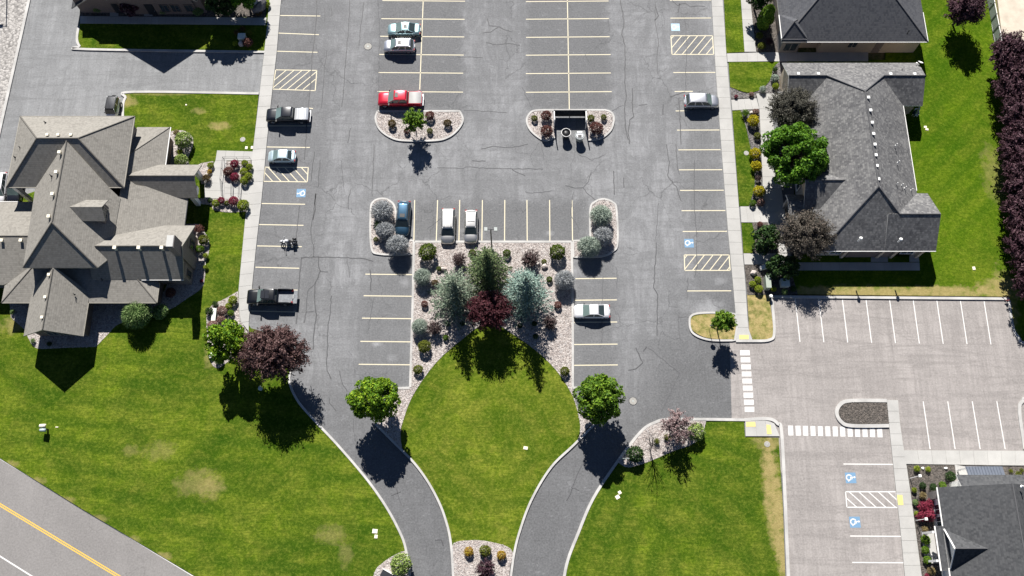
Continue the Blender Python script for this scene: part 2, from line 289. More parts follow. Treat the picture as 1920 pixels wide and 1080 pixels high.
M['box_green'] = m_plain('green_grey_cabinet', (0.30, 0.34, 0.29), 0.5, 0.08); M['box_pale'] = m_plain('pale_cabinet', (0.62, 0.66, 0.60), 0.5, 0.08)
M['rock'] = m_plain('pale_boulder', (0.52, 0.46, 0.43), 0.9, 0.25, 2, bump=0.5); M['rock_dark'] = m_plain('dark_banded_boulder', (0.13, 0.125, 0.13), 0.85, 0.4, 2.5, bump=0.6)
M['bark'] = m_plain('bark', (0.10, 0.08, 0.065), 0.9, 0.3, 5, bump=0.4); M['twig'] = m_plain('grey_twigs', (0.17, 0.145, 0.13), 0.9, 0.3, 5)
M['vinyl'] = m_plain('grey_vinyl_panel', (0.34, 0.37, 0.36), 0.6, 0.06); M['fence_post'] = m_plain('dark_fence_post', (0.11, 0.11, 0.12), 0.7)
M['bed_liner'] = m_plain('truck_bed_floor', (0.16, 0.17, 0.185), 0.6, 0.25, 4, 0.3); M['cover_grey'] = m_plain('grey_bed_cover', (0.42, 0.42, 0.41), 0.7, 0.06); M['cover_silver'] = m_plain('silver_bed_cover', (0.58, 0.60, 0.63), 0.4, 0.05, 2, 0.3)
M['liner_red'] = m_plain('red_seat_fabric', (0.35, 0.09, 0.07), 0.8, 0.4, 6)
def car_paint(name, col, metal=0.25, rough=0.32):
    return m_plain(name, col, rough, 0.03, 1.0, metal, 0, 0.5, 0.8)
P = {'iceblue': car_paint('ice_blue_paint', (0.36, 0.52, 0.54), 0.8, 0.38), 'silver': car_paint('silver_paint', (0.56, 0.57, 0.61), 0.85, 0.38), 'red': car_paint('bright_red_paint', (0.50, 0.012, 0.035), 0.3),
     'navy': car_paint('blue_black_paint', (0.009, 0.011, 0.018), 0.1), 'black': car_paint('black_paint', (0.006, 0.007, 0.010), 0.05), 'white': car_paint('white_paint', (0.80, 0.80, 0.82), 0.35, 0.4), 'palecyan': car_paint('pale_cyan_paint', (0.55, 0.68, 0.74), 0.5, 0.4),
     'blue': car_paint('deep_blue_paint', (0.022, 0.065, 0.115), 0.6, 0.4), 'pewter': car_paint('silver_beige_paint', (0.60, 0.595, 0.585), 0.8, 0.38)}
def m_leaf(name, cols, transl=0.25, dark=0.5):
    m, t, b = new_mat(name); g = N(t); r = g.new('ShaderNodeNewGeometry').outputs['Random Per Island']
    n = g.noise(g.pos(), 0.8, 2)
    c = g.ramp(r, [(i/max(1, len(cols)-1), lin(*k)) for i, k in enumerate(cols)])
    c = g.mix(g.rng(n, 0.35, 0.7, 0, dark*0.6), c, lin(*[k*0.6 for k in cols[0]]))
    g.link(c, b.inputs['Base Color']); b.inputs['Roughness'].default_value = 0.65; b.inputs['Specular IOR Level'].default_value = 0.2
    tr = g.new('ShaderNodeBsdfTranslucent'); g.link(c, tr.inputs[0]); mx = g.new('ShaderNodeMixShader'); mx.inputs[0].default_value = transl
    g.link(b.outputs[0], mx.inputs[1]); g.link(tr.outputs[0], mx.inputs[2]); g.link(mx.outputs[0], t.nodes['Material Output'].inputs[0]); return m
LEAF = {
 'lime_tree': m_leaf('lime_leaves', [(0.06, 0.145, 0.010), (0.14, 0.27, 0.014), (0.31, 0.42, 0.025)]),
 'green': m_leaf('green_leaves', [(0.045, 0.12, 0.012), (0.10, 0.23, 0.018), (0.19, 0.36, 0.025)]),
 'plum': m_leaf('plum_leaves', [(0.055, 0.028, 0.028), (0.105, 0.055, 0.052), (0.22, 0.14, 0.132)], 0.2),
 'maroon': m_leaf('maroon_leaves', [(0.045, 0.012, 0.018), (0.085, 0.022, 0.03), (0.14, 0.045, 0.055)], 0.2),
 'purple': m_leaf('dark_purple_leaves', [(0.034, 0.014, 0.022), (0.07, 0.03, 0.044), (0.15, 0.085, 0.10)], 0.2),
 'spruce': m_leaf('dark_spruce_needles', [(0.035, 0.065, 0.026), (0.085, 0.13, 0.05), (0.20, 0.25, 0.10)], 0.1),
 'bluespruce': m_leaf('blue_green_needles', [(0.07, 0.11, 0.07), (0.16, 0.21, 0.15), (0.36, 0.41, 0.31)], 0.1),
 'icespruce': m_leaf('icy_blue_needles', [(0.08, 0.145, 0.12), (0.19, 0.28, 0.24), (0.42, 0.53, 0.46)], 0.1),
 'smoke': m_leaf('smoky_brown_leaves', [(0.050, 0.048, 0.038), (0.085, 0.082, 0.066), (0.14, 0.132, 0.105)], 0.15),
 'smoke_pink': m_leaf('pinkish_brown_leaves', [(0.058, 0.052, 0.042), (0.10, 0.088, 0.07), (0.17, 0.135, 0.112)], 0.15),
 'palepink': m_leaf('pale_pinkish_leaves', [(0.16, 0.10, 0.10), (0.27, 0.19, 0.19), (0.42, 0.33, 0.32)]),
 'mugo': m_leaf('olive_needles', [(0.04, 0.07, 0.008), (0.075, 0.12, 0.012), (0.14, 0.18, 0.02)], 0.1),
 'conifer': m_leaf('deep_green_needles', [(0.015, 0.04, 0.012), (0.03, 0.07, 0.018), (0.06, 0.11, 0.02)], 0.1),
 'pale': m_leaf('pale_green_leaves', [(0.14, 0.22, 0.05), (0.28, 0.38, 0.10), (0.48, 0.56, 0.20)]),
 'palegreen': m_leaf('grey_green_leaves', [(0.09, 0.17, 0.05), (0.18, 0.28, 0.09), (0.32, 0.42, 0.18)]),
 'lime': m_leaf('lime_yellow_leaves', [(0.12, 0.19, 0.015), (0.26, 0.34, 0.025), (0.45, 0.48, 0.05)]),
 'yellow': m_leaf('golden_leaves', [(0.22, 0.22, 0.01), (0.48, 0.42, 0.015), (0.70, 0.58, 0.03)]),
 'red': m_leaf('rose_red_leaves', [(0.14, 0.015, 0.035), (0.28, 0.03, 0.07), (0.45, 0.09, 0.14)]),
 'brownred': m_leaf('red_brown_leaves', [(0.09, 0.04, 0.035), (0.18, 0.075, 0.065), (0.30, 0.15, 0.12)]),
 'brown': m_leaf('olive_brown_leaves', [(0.07, 0.05, 0.02), (0.14, 0.10, 0.04), (0.22, 0.16, 0.06)]),
 'wine': m_leaf('wine_brown_leaves', [(0.05, 0.035, 0.035), (0.09, 0.062, 0.06), (0.15, 0.10, 0.10)], 0.15),
 'olive': m_leaf('olive_leaves', [(0.07, 0.09, 0.015), (0.14, 0.165, 0.02), (0.24, 0.26, 0.035)]),
 'sage': m_leaf('lavender_grey_leaves', [(0.21, 0.225, 0.225), (0.36, 0.375, 0.39), (0.58, 0.60, 0.62)], 0.15),
 'sagegreen': m_leaf('sage_green_leaves', [(0.18, 0.23, 0.18), (0.32, 0.38, 0.32), (0.53, 0.60, 0.52)], 0.15),
 'pink': m_leaf('dusty_pink_flowers', [(0.16, 0.10, 0.08), (0.32, 0.20, 0.17), (0.5, 0.34, 0.29)]),
 'tan': m_leaf('tan_grass_blades', [(0.16, 0.12, 0.05), (0.28, 0.22, 0.10), (0.42, 0.34, 0.17)]),
 'goldred': m_leaf('yellow_tipped_red_leaves', [(0.30, 0.07, 0.04), (0.48, 0.36, 0.03), (0.60, 0.52, 0.05)]),
 'ever': m_leaf('bright_green_needles', [(0.05, 0.12, 0.010), (0.11, 0.21, 0.016), (0.22, 0.33, 0.025)], 0.2),
}

# ---------------------------------------------------------------- builders
def tag(o, label=None, cat=None, group=None, kind=None):
    if label: o['label'] = label
    if cat: o['category'] = cat
    if group: o['group'] = group
    if kind: o['kind'] = kind
    return o
def link(name, me, mat=None, parent=None):
    o = bpy.data.objects.new(name, me); COL.objects.link(o)
    if mat is not None and len(me.materials) == 0: me.materials.append(mat)
    if parent is not None: o.parent = parent
    return o
def empty(name, loc=(0, 0, 0), rz=0.0):
    o = bpy.data.objects.new(name, None); COL.objects.link(o); o.location = loc; o.rotation_euler = (0, 0, rz); o.empty_display_size = 0.3; return o
def mesh(name, verts, faces, smooth=False):
    me = bpy.data.meshes.new(name); me.from_pydata([tuple(v) for v in verts], [], faces); me.update()
    if smooth: me.polygons.foreach_set('use_smooth', [True]*len(me.polygons))
    return me
class MB:
    def __init__(s): s.v = []; s.f = []
    def add(s, vs, fs):
        n = len(s.v); s.v += [tuple(v) for v in vs]; s.f += [tuple(i+n for i in f) for f in fs]; return s
    def box(s, x0, x1, y0, y1, z0, z1, rz=0, c=(0, 0)):
        vs = [(x, y, z) for z in (z0, z1) for y in (y0, y1) for x in (x0, x1)]
        if rz:
            ca, sa = math.cos(rz), math.sin(rz); vs = [(c[0]+(x-c[0])*ca-(y-c[1])*sa, c[1]+(x-c[0])*sa+(y-c[1])*ca, z) for x, y, z in vs]
        return s.add(vs, [(0, 2, 3, 1), (4, 5, 7, 6), (0, 1, 5, 4), (2, 6, 7, 3), (0, 4, 6, 2), (1, 3, 7, 5)])
    def tube(s, a, b, r0, r1=None, n=6, cap=True):
        r1 = r0 if r1 is None else r1; a = Vector(a); b = Vector(b); d = (b-a)
        if d.length < 1e-6: return s
        q = d.to_track_quat('Z', 'Y'); vs = []
        for (c, r) in ((a, r0), (b, r1)):
            for i in range(n): vs.append(c+q @ Vector((math.cos(2*math.pi*i/n)*r, math.sin(2*math.pi*i/n)*r, 0)))
        fs = [(i, (i+1) % n, n+(i+1) % n, n+i) for i in range(n)]
        if cap: fs += [tuple(range(n-1, -1, -1)), tuple(range(n, 2*n))]
        return s.add(vs, fs)
    def disc(s, c, r, z0, z1, n=20, r1=None):
        r1 = r if r1 is None else r1
        return s.tube((c[0], c[1], z0), (c[0], c[1], z1), r, r1, n)
    def build(s, name, mat, parent=None, smooth=False): return link(name, mesh(name, s.v, s.f, smooth), mat, parent)
def prism(name, pts, z0, z1, mat, parent=None):
    """polygon sheet with skirts"""
    pts = [Vector((p[0], p[1], 0)) for p in pts]
    area = sum(pts[i].x*pts[(i+1) % len(pts)].y-pts[(i+1) % len(pts)].x*pts[i].y for i in range(len(pts)))
    if area < 0: pts.reverse()
    n = len(pts); tris = tessellate_polygon([pts])
    vs = [(p.x, p.y, z1) for p in pts]+[(p.x, p.y, z0) for p in pts]
    fs = []
    for t in tris:
        a, b, c = t; cr = (pts[b]-pts[a]).cross(pts[c]-pts[a]).z
        fs.append((a, b, c) if cr > 0 else (a, c, b))
    fs += [(i, n+i, n+(i+1) % n, (i+1) % n) for i in range(n)]
    return link(name, mesh(name, vs, fs), mat, parent)
def smooth_path(pts, k=6, closed=False):
    """Catmull-Rom through pixel points; a point given as (x,y,0) stays a hard corner"""
    P_ = pts; n = len(P_); out = []
    rng_ = range(n) if closed else range(n-1)
    for i in rng_:
        p1 = P_[i]; p2 = P_[(i+1) % n]; p0 = P_[(i-1) % n] if (closed or i > 0) else p1; p3 = P_[(i+2) % n] if (closed or i < n-2) else p2
        if len(p1) > 2: p0 = p1
        if len(p2) > 2: p3 = p2
        if len(p1) > 2 and len(p2) > 2: out.append((p1[0], p1[1])); continue
        for j in range(k):
            t = j/k; f = lambda a, b, c, d: 0.5*(2*b+(c-a)*t+(2*a-5*b+4*c-d)*t*t+(3*b-a-3*c+d)*t**3)
            out.append((f(p0[0], p1[0], p2[0], p3[0]), f(p0[1], p1[1], p2[1], p3[1])))
    if not closed: out.append((P_[-1][0], P_[-1][1]))
    return out
def G(pts, z=0.0): return [U(p[0], p[1], z) for p in pts]
def ribbon(pts, w, z0, z1, side=0.0):
    """solid strip along a ground polyline; side shifts it left(+)/right(-)"""
    P2 = [Vector((p[0], p[1])) for p in pts]; mb = MB(); L = []; Rr = []
    for i, p in enumerate(P2):
        a = P2[max(0, i-1)]; b = P2[min(len(P2)-1, i+1)]; d = (b-a)
        if d.length < 1e-6: d = Vector((1, 0))
        d.normalize(); nn = Vector((-d.y, d.x)); L.append(p+nn*(w/2+side)); Rr.append(p-nn*(w/2-side))
    n = len(P2); vs = [(q.x, q.y, z1) for q in L]+[(q.x, q.y, z1) for q in Rr]+[(q.x, q.y, z0) for q in L]+[(q.x, q.y, z0) for q in Rr]; fs = []
    for i in range(n-1):
        fs += [(n+i, n+i+1, i+1, i)]
        if z1-z0 > 0.01: fs += [(i, i+1, 2*n+i+1, 2*n+i), (n+i+1, n+i, 3*n+i, 3*n+i+1)]
    if z1-z0 > 0.01: fs += [(0, 2*n, 3*n, n), (n-1, 2*n-1, 4*n-1, 3*n-1)]
    if z1-z0 <= 0.01: vs = vs[:2*n]
    mb.add(vs, fs); return mb
# ---------------------------------------------------------------- the ground
def sheet(name, px, z0, z1, mat, kind='structure', parent=None):
    o = prism(name, G(px, z1), z0, z1, mat, parent)
    if kind and parent is None: o['kind'] = kind
    return o
tag(prism('terrain', [(-600, -500), (600, -500), (600, 700), (-600, 700)], -0.6, -0.25, M['terrain']), kind='structure')
lot = sheet('parking_lot', [(-110, -70), (1500, -70), (1480, 700), (1480, 1180), (330, 1180), (-110, 870)], -0.2, 0.0, M['asphalt'])
ZL = 0.10
west_drive = sheet('side_driveway', [(60, -70), (150, -70), (150, 92), (495, 92), (488, 178), (236, 178), (240, 300), (230, 420), (-110, 500), (-60, 240), (0, 236), (30, 60)], -0.1, 0.004, M['asphalt_pale'])
east_lot = sheet('east_parking_lot', [(1368, 637), (1446, 560), (1895, 555), (2100, 555), (2110, 1180), (1480, 1180), (1470, 900), (1430, 784), (1372, 784)], -0.1, 0.008, M['asphalt_pink'])
road = sheet('road', [(-110, 790), (0, 860), (150, 955), (372, 1085), (540, 1180), (-110, 1180)], -0.1, 0.010, M['asphalt_road'])
sheet('gravel_verge', [(-110, -70), (58, -70), (52, 0), (0, 242), (-30, 380), (-110, 520)], -0.15, 0.06, M['gravel_white'])
sheet('sandy_yard', [(1862, -70), (2100, -70), (2100, 140), (1900, 140), (1880, 76)], -0.15, 0.05, M['sand'])

# lawns
LAWN = {}
def lawn(name, px, mat, closed_smooth=True, k=6):
    o = sheet(name, smooth_path(px, k, True), -0.15, ZL, M[mat]); LAWN[name] = o; return o
lawn('lawn', [(152, -70, 0), (149, 45, 0), (146, 75), (151, 87), (165, 91), (497, 96, 0), (502, 40, 0), (512, -70, 0)], 'grass')
lawn('lawn', [(233, 300, 0), (231, 205), (236, 184), (250, 173), (485, 176, 0), (446, 570, 0), (470, 615, 0), (510, 628), (545, 645), (556, 670), (543, 700), (548, 735), (575, 775), (640, 842), (700, 915), (742, 985), (762, 1045), (774, 1180, 0), (545, 1180, 0), (372, 1084, 0), (150, 952, 0), (0, 859, 0), (-110, 788, 0), (-110, 420, 0)], 'grass')
lawn('lawn', [(915, 604), (862, 640), (815, 683), (775, 740), (757, 785), (752, 812), (755, 840), (786, 878), (812, 920), (833, 970), (846, 1035, 0), (900, 1025, 0), (962, 1035, 0), (978, 985), (1000, 930), (1035, 875), (1075, 834), (1088, 812), (1087, 785), (1070, 735), (1030, 680), (970, 632)], 'grass_mid')
lawn('lawn', [(1150, 877, 0), (1200, 830, 0), (1323, 791, 0), (1395, 790, 0), (1397, 820, 0), (1460, 821, 0), (1468, 950, 0), (1476, 1180, 0), (1040, 1180, 0), (1062, 1060), (1085, 1000), (1113, 935)], 'grass_south')
lawn('lawn', [(1354, -70, 0), (1362, 99, 0), (1396, 97, 0), (1384, -70, 0)], 'grass')
lawn('lawn', [(1366, 117, 0), (1450, 114, 0), (1452, 128), (1444, 150), (1425, 168), (1400, 173), (1369, 163, 0)], 'grass')
lawn('lawn', [(1373, 208, 0), (1389, 208), (1397, 232), (1404, 262), (1413, 305), (1415, 345), (1408, 375), (1404, 386, 0), (1386, 386, 0)], 'grass')
lawn('lawn', [(1390, 418, 0), (1412, 418, 0), (1416, 445), (1412, 474, 0), (1394, 474, 0)], 'grass')
lawn('dry_lawn', [(1401, 552, 0), (1442, 552, 0), (1450, 622), (1443, 636), (1412, 638, 0), (1405, 620, 0)], 'grass_dry')
lawn('lawn', [(1735, -70, 0), (1850, -70, 0), (1862, 76), (1885, 300), (1908, 520), (1912, 640, 0), (1903, 625, 0), (1892, 556, 0), (1447, 551, 0), (1447, 506, 0), (1500, 480, 0), (1660, 400, 0), (1660, 98, 0)], 'grass_east')
sheet('lawn', [(1850, 76), (2100, 76), (2100, 660), (1930, 650), (1903, 625), (1895, 560)], -0.15, 0.085, M['grass_east'])
lawn('dry_lawn', [(1300, 590), (1330, 587), (1377, 590, 0), (1381, 612, 0), (1378, 636, 0), (1330, 634), (1302, 622), (1292, 605)], 'grass_dry')
tag(sheet('courtyard_lawn', [(1440, 112), (1740, 112), (1740, 128), (1440, 128)], -0.15, ZL+0.01, M['grass_east']), kind='structure')

# planting beds, with loose stones lying on them
STONE_BEDS = []
def bed(name, px, mat='gravel', z=0.13, k=6, stones='stones', dens=34):
    sp = smooth_path(px, k, True); o = sheet(name, sp, -0.15, z, M[mat])
    if stones: STONE_BEDS.append(([(q.x, q.y) for q in G(sp, z)], z, stones, dens))
    return o
bed('rock_bed', [(708, 209, 0), (862, 209, 0), (868, 225), (858, 243), (840, 256), (815, 262), (755, 262), (730, 255), (712, 240), (705, 222)])
bed('rock_bed', [(990, 222), (998, 210), (1012, 207, 0), (1036, 207, 0), (1041, 256, 0), (1022, 262), (1004, 251), (992, 237)])
bed('rock_bed', [(1097, 207, 0), (1135, 207, 0), (1146, 212), (1150, 224), (1144, 243), (1126, 258), (1105, 261), (1100, 250, 0)])
bed('rock_bed', [(695, 395), (700, 378), (715, 372), (730, 376), (741, 392), (746, 448, 0), (774, 452, 0), (774, 475, 0), (712, 475), (697, 462)])
bed('rock_bed', [(1107, 448, 0), (1108, 392), (1117, 378), (1132, 374), (1148, 379), (1155, 393), (1157, 455), (1148, 470), (1128, 479), (1076, 481, 0), (1076, 452, 0)])
bed('rock_bed', [(779, 455, 0), (1070, 455, 0), (1073, 600, 0), (1075, 726, 0), (1083, 765), (1112, 792, 0), (1090, 815), (1081, 832, 0), (1087, 812), (1086, 785), (1070, 735), (1030, 680), (970, 632), (915, 606), (862, 640), (815, 683), (775, 740), (757, 785), (751, 812), (754, 842, 0), (706, 796, 0), (735, 770, 0), (742, 728, 0), (768, 726, 0)])
bed('rock_bed', [(849, 1022), (880, 1013), (920, 1016), (960, 1032), (955, 1075), (950, 1180, 0), (858, 1180, 0), (850, 1070)])
bed('rock_bed', [(700, 1080), (718, 1055), (745, 1038), (762, 1032, 0), (770, 1075), (773, 1180, 0), (680, 1180, 0)])
bed('rock_bed', [(1158, 866, 0), (1200, 812), (1230, 793), (1262, 788), (1324, 790, 0), (1317, 812), (1300, 832), (1262, 846), (1225, 862), (1198, 872), (1175, 876)])
bed('rock_bed', [(446, 546, 0), (418, 562), (400, 570), (388, 588), (388, 620), (391, 660), (398, 684), (410, 690), (425, 680), (455, 660), (500, 640, 0), (467, 622, 0), (449, 600, 0)])
bed('rock_bed', [(310, 330, 0), (312, 262, 0), (318, 248), (333, 244), (350, 247), (361, 258), (361, 275), (352, 300), (362, 312), (378, 306), (400, 302, 0), (397, 345, 0), (378, 345, 0), (372, 330, 0)])
bed('rock_bed', [(345, 420, 0), (372, 420, 0), (390, 446), (392, 470), (386, 492), (384, 520), (378, 540), (350, 560), (318, 580), (270, 590), (222, 608), (203, 626), (180, 650, 0), (125, 652), (80, 654), (64, 650), (53, 634), (48, 620, 0), (20, 595, 0), (18, 560, 0), (180, 560, 0), (300, 560, 0), (330, 500, 0)], dens=26)
bed('rock_bed', [(372, 372, 0), (466, 374, 0), (464, 396, 0), (430, 398), (402, 394), (395, 385), (372, 382, 0)], dens=20)
bed('rock_bed', [(425, 302, 0), (472, 302, 0), (470, 342, 0), (421, 342, 0)], dens=30, z=0.16)
bed('grey_rock_bed', [(1450, 128), (1462, 115, 0), (1475, 115, 0), (1475, 190, 0), (1420, 174, 0), (1418, 183, 0), (1371, 185, 0), (1370, 164, 0), (1400, 175), (1425, 169), (1444, 151)], 'gravel_grey', 0.12, 5, 'stones_dark', 25)
bed('grey_rock_bed', [(1388, 206, 0), (1424, 204, 0), (1430, 386, 0), (1404, 387, 0), (1409, 375), (1416, 345), (1414, 305), (1405, 262), (1397, 232)], 'gravel_grey', 0.12, 5, 'stones_dark', 25)
bed('grey_rock_bed', [(1410, 417, 0), (1480, 414, 0), (1490, 474, 0), (1412, 475, 0), (1416, 445)], 'mulch', 0.12, 5, 'stones_dark', 15)
bed('grey_rock_bed', [(1396, 497, 0), (1480, 497, 0), (1496, 552, 0), (1402, 553, 0)], 'mulch', 0.12, 5, 'stones_dark', 25)
bed('mulch_bed', [(1404, -70, 0), (1410, 45), (1412, 80), (1420, 97, 0), (1458, 98, 0), (1466, -70, 0)], 'mulch', 0.12, 5, 'stones_dark', 15)
bed('mulch_island', [(1662, 754, 0), (1597, 754), (1581, 760), (1573, 773), (1580, 787), (1598, 794), (1668, 794, 0)], 'mulch', 0.13, 6, 'stones_dark', 40)
bed('grey_rock_bed', [(1701, 872, 0), (1790, 872, 0), (1793, 893, 0), (1760, 925, 0), (1775, 1180, 0), (1742, 1180, 0)], 'mulch', 0.12, 5, 'stones_dark', 30)
bed('grey_rock_bed', [(1878, 875, 0), (2060, 875, 0), (2060, 910, 0), (1885, 905, 0)], 'mulch', 0.12, 5, 'stones_dark', 30)
bed('grey_rock_bed', [(150, -30, 0), (500, -30, 0), (498, 32, 0), (150, 30, 0)], 'mulch', 0.12, 4, None)

def pip(xs, ys, poly):
    ins = np.zeros(len(xs), bool); n = len(poly); j = n-1
    for i in range(n):
        xi, yi = poly[i]; xj, yj = poly[j]
        c = ((yi > ys) != (yj > ys)) & (xs < (xj-xi)*(ys-yi)/((yj-yi) if yj != yi else 1e-9)+xi); ins ^= c; j = i
    return ins
OCT = np.array([(1, 0, 0), (0, 1, 0), (-1, 0, 0), (0, -1, 0), (0, 0, 1)], float)
OCTF = np.array([(0, 1, 4), (1, 2, 4), (2, 3, 4), (3, 0, 4)])
for poly, z, sm, dens in STONE_BEDS:
    a = np.array(poly); x0, y0 = a.min(0); x1, y1 = a.max(0)
    n = int((x1-x0)*(y1-y0)*dens); xs = RNG.uniform(x0, x1, n); ys = RNG.uniform(y0, y1, n); k = pip(xs, ys, poly); xs = xs[k]; ys = ys[k]; n = len(xs)
    if n < 3: continue
    r = RNG.uniform(0.04, 0.10, n); ang = RNG.uniform(0, 6.28, n); asp = RNG.uniform(0.6, 1.0, n)
    v = np.repeat(OCT[None], n, 0)*r[:, None, None]; v[:, :, 1] *= asp[:, None]; v[:, :, 2] *= 0.75
    v += RNG.normal(0, 0.012, v.shape)
    c, s = np.cos(ang)[:, None], np.sin(ang)[:, None]; X = v[:, :, 0]*c-v[:, :, 1]*s+xs[:, None]; Y = v[:, :, 0]*s+v[:, :, 1]*c+ys[:, None]
    V = np.stack([X, Y, v[:, :, 2]+z], 2).reshape(-1, 3); F = (OCTF[None]+np.arange(n)[:, None, None]*5).reshape(-1, 3)
    me = bpy.data.meshes.new('loose_stones'); me.from_pydata(V.tolist(), [], F.tolist()); o = link('loose_stones', me, M[sm]); o['kind'] = 'stuff'

# kerbs
KN = [0]
def kerb(px, w=0.28, h=0.16, k=6, closed=False, side=0.0):
    KN[0] += 1; h += 0.0025*(KN[0] % 7)
    o = ribbon(G(smooth_path(px, k, closed)+([px[0][:2]] if closed else []), h), w, -0.1, h, side).build('kerb', M['kerb']); o['kind'] = 'structure'; return o
kerb([(147, 50, 0), (144, 72), (149, 86), (163, 92), (497, 97, 0)], 0.35)
kerb([(232, 262, 0), (230, 205), (235, 183), (250, 172), (485, 175, 0)], 0.35)
kerb([(60, -60, 0), (54, 0, 0), (0, 240, 0), (-25, 360, 0)], 0.4)
kerb([(498, 625, 0), (518, 626), (542, 636), (558, 652), (558, 672), (545, 695), (543, 718), (556, 748), (580, 778), (640, 842), (701, 916), (744, 986), (764, 1046), (776, 1180, 0)])
kerb([(704, 795, 0), (742, 833), (780, 872), (811, 918), (834, 970), (847, 1035), (853, 1180, 0)])
kerb([(1114, 796, 0), (1075, 835), (1034, 875), (1000, 930), (978, 985), (962, 1050), (948, 1180, 0)])
kerb([(1052, 1130, 0), (1062, 1060), (1084, 1000), (1112, 935), (1156, 868), (1200, 811), (1228, 792), (1262, 786), (1396, 787, 0)], 0.34)
kerb([(778, 453, 0), (1072, 453, 0)], 0.3); kerb([(776, 453, 0), (774, 560, 0), (769, 726, 0)], 0.3); kerb([(1072, 453, 0), (1074, 600, 0), (1074, 727, 0)], 0.3)
kerb([(740, 728, 0), (768, 727, 0)], 0.3); kerb([(1074, 727, 0), (1104, 727, 0)], 0.3)
for pts in ([(708, 208, 0), (862, 208, 0), (868, 225), (858, 243), (840, 257), (815, 263), (755, 263), (730, 256), (711, 241), (704, 222)],
            [(695, 395), (700, 378), (715, 372), (730, 376), (741, 392), (746, 448, 0), (775, 451, 0), (775, 476, 0), (712, 476), (696, 462)],
            [(1107, 450, 0), (1107, 392), (1116, 378), (1132, 373), (1149, 379), (1156, 393), (1158, 455), (1149, 471), (1128, 480), (1075, 482, 0), (1075, 451, 0)],
            [(1293, 605), (1299, 590), (1330, 586), (1378, 588, 0), (1382, 612, 0), (1378, 638, 0), (1330, 637), (1300, 625)]):
    kerb(pts, 0.26, closed=True)
kerb([(1040, 257, 0), (1022, 263), (1003, 252), (991, 238), (988, 222), (997, 209), (1012, 206, 0), (1135, 206, 0), (1147, 211), (1151, 224), (1145, 244), (1126, 259), (1103, 262, 0)], 0.26)
kerb([(1380, 639, 0), (1412, 639, 0), (1443, 637), (1452, 622), (1447, 556, 0), (1892, 560, 0), (1899, 610), (1910, 632), (1935, 645), (2100, 652, 0)], 0.34)
kerb([(1396, 787, 0), (1440, 785), (1458, 794), (1466, 815), (1474, 980, 0), (1482, 1180, 0)], 0.4)
kerb([(1663, 751, 0), (1597, 751), (1577, 757), (1569, 773), (1577, 790), (1597, 798), (1667, 798, 0)], 0.45, 0.17)
kerb([(2100, 740, 0), (1940, 745), (1918, 752), (1912, 772), (1922, 842, 0)], 0.4)
sheet('corner_bed', [(1921, 757), (2100, 745), (2100, 840), (1925, 840)], -0.1, 0.12, M['mulch'])

# sidewalks: a joint bed with separate slabs on it
slab_n = 0
def walk(name, left, right, n, z=0.145, gap=0.02, split=1, ramp=None):
    """left and right are pixel polylines running the same way"""
    bedo = prism(name, G(left, z-0.03)+G(list(reversed(right)), z-0.03), -0.12, z-0.03, M['joint']); bedo['kind'] = 'structure'
    def at(pl, t):
        q = G(pl, z); seg = [(q[i+1]-q[i]).length for i in range(len(q)-1)]; T = t*sum(seg)
        for i, s in enumerate(seg):
            if T <= s or i == len(seg)-1: return q[i].lerp(q[i+1], min(1, T/s))
            T -= s
    for i in range(n):
        for j in range(split):
            a, b = i/n, (i+1)/n; c0, c1 = j/split, (j+1)/split
            qs = [at(left, a).lerp(at(right, a), c0), at(left, a).lerp(at(right, a), c1), at(left, b).lerp(at(right, b), c1), at(left, b).lerp(at(right, b), c0)]
            ce = sum(qs, Vector())/4; qs = [ce+(q-ce)*(1-gap/max(0.3, (q-ce).length)) for q in qs]
            dz = random.uniform(-0.006, 0.006)
            ar = (qs[1]-qs[0]).cross(qs[2]-qs[0]).z
            if ar < 0: qs.reverse()
            vs = [(q.x-ce.x, q.y-ce.y, 0) for q in qs]+[(q.x-ce.x, q.y-ce.y, -0.1) for q in qs]
            o = link('slab', mesh('slab', vs, [(0, 1, 2, 3), (0, 4, 5, 1), (1, 5, 6, 2), (2, 6, 7, 3), (3, 7, 4, 0)]), M['concrete'], bedo); o.location = (ce.x, ce.y, z+dz)
    return bedo
walk('sidewalk', [(512, -60), (505, 0), (501, 46), (487, 172), (473, 290), (460, 407), (447, 545), (449, 600), (467, 622)], [(536, -60), (527, 0), (519, 97), (510, 175), (500, 270), (490, 380), (481, 455), (472, 545), (466, 610), (466, 626)], 34)
walk('sidewalk', [(1329, -60), (1334, 0), (1342, 135), (1352, 270), (1365, 435), (1375, 540), (1381, 610), (1379, 637)], [(1351, -60), (1355, 0), (1362, 100), (1376, 270), (1392, 470), (1397, 525), (1403, 615), (1411, 637)], 34)
walk('sidewalk', [(150, 30), (500, 33)], [(150, 44), (498, 47)], 26)
walk('walkway', [(1363, 100), (1440, 98), (1628, 98)], [(1364, 116), (1440, 115), (1628, 115)], 14)
walk('walkway', [(1385, -60), (1396, 97)], [(1400, -60), (1418, 97)], 8)
walk('walkway', [(1371, 187), (1418, 184)], [(1373, 207), (1424, 204)], 4); walk('walkway', [(1418, 175), (1472, 175)], [(1424, 204), (1474, 204)], 3)
walk('walkway', [(1424, 204), (1432, 387), (1440, 420)], [(1446, 204), (1470, 387), (1476, 420)], 10)
walk('walkway', [(1388, 387), (1432, 387)], [(1390, 417), (1440, 417)], 4); walk('walkway', [(1440, 420), (1462, 474)], [(1476, 420), (1482, 474)], 4)
walk('walkway', [(1394, 475), (1482, 475)], [(1396, 496), (1482, 496)], 5)
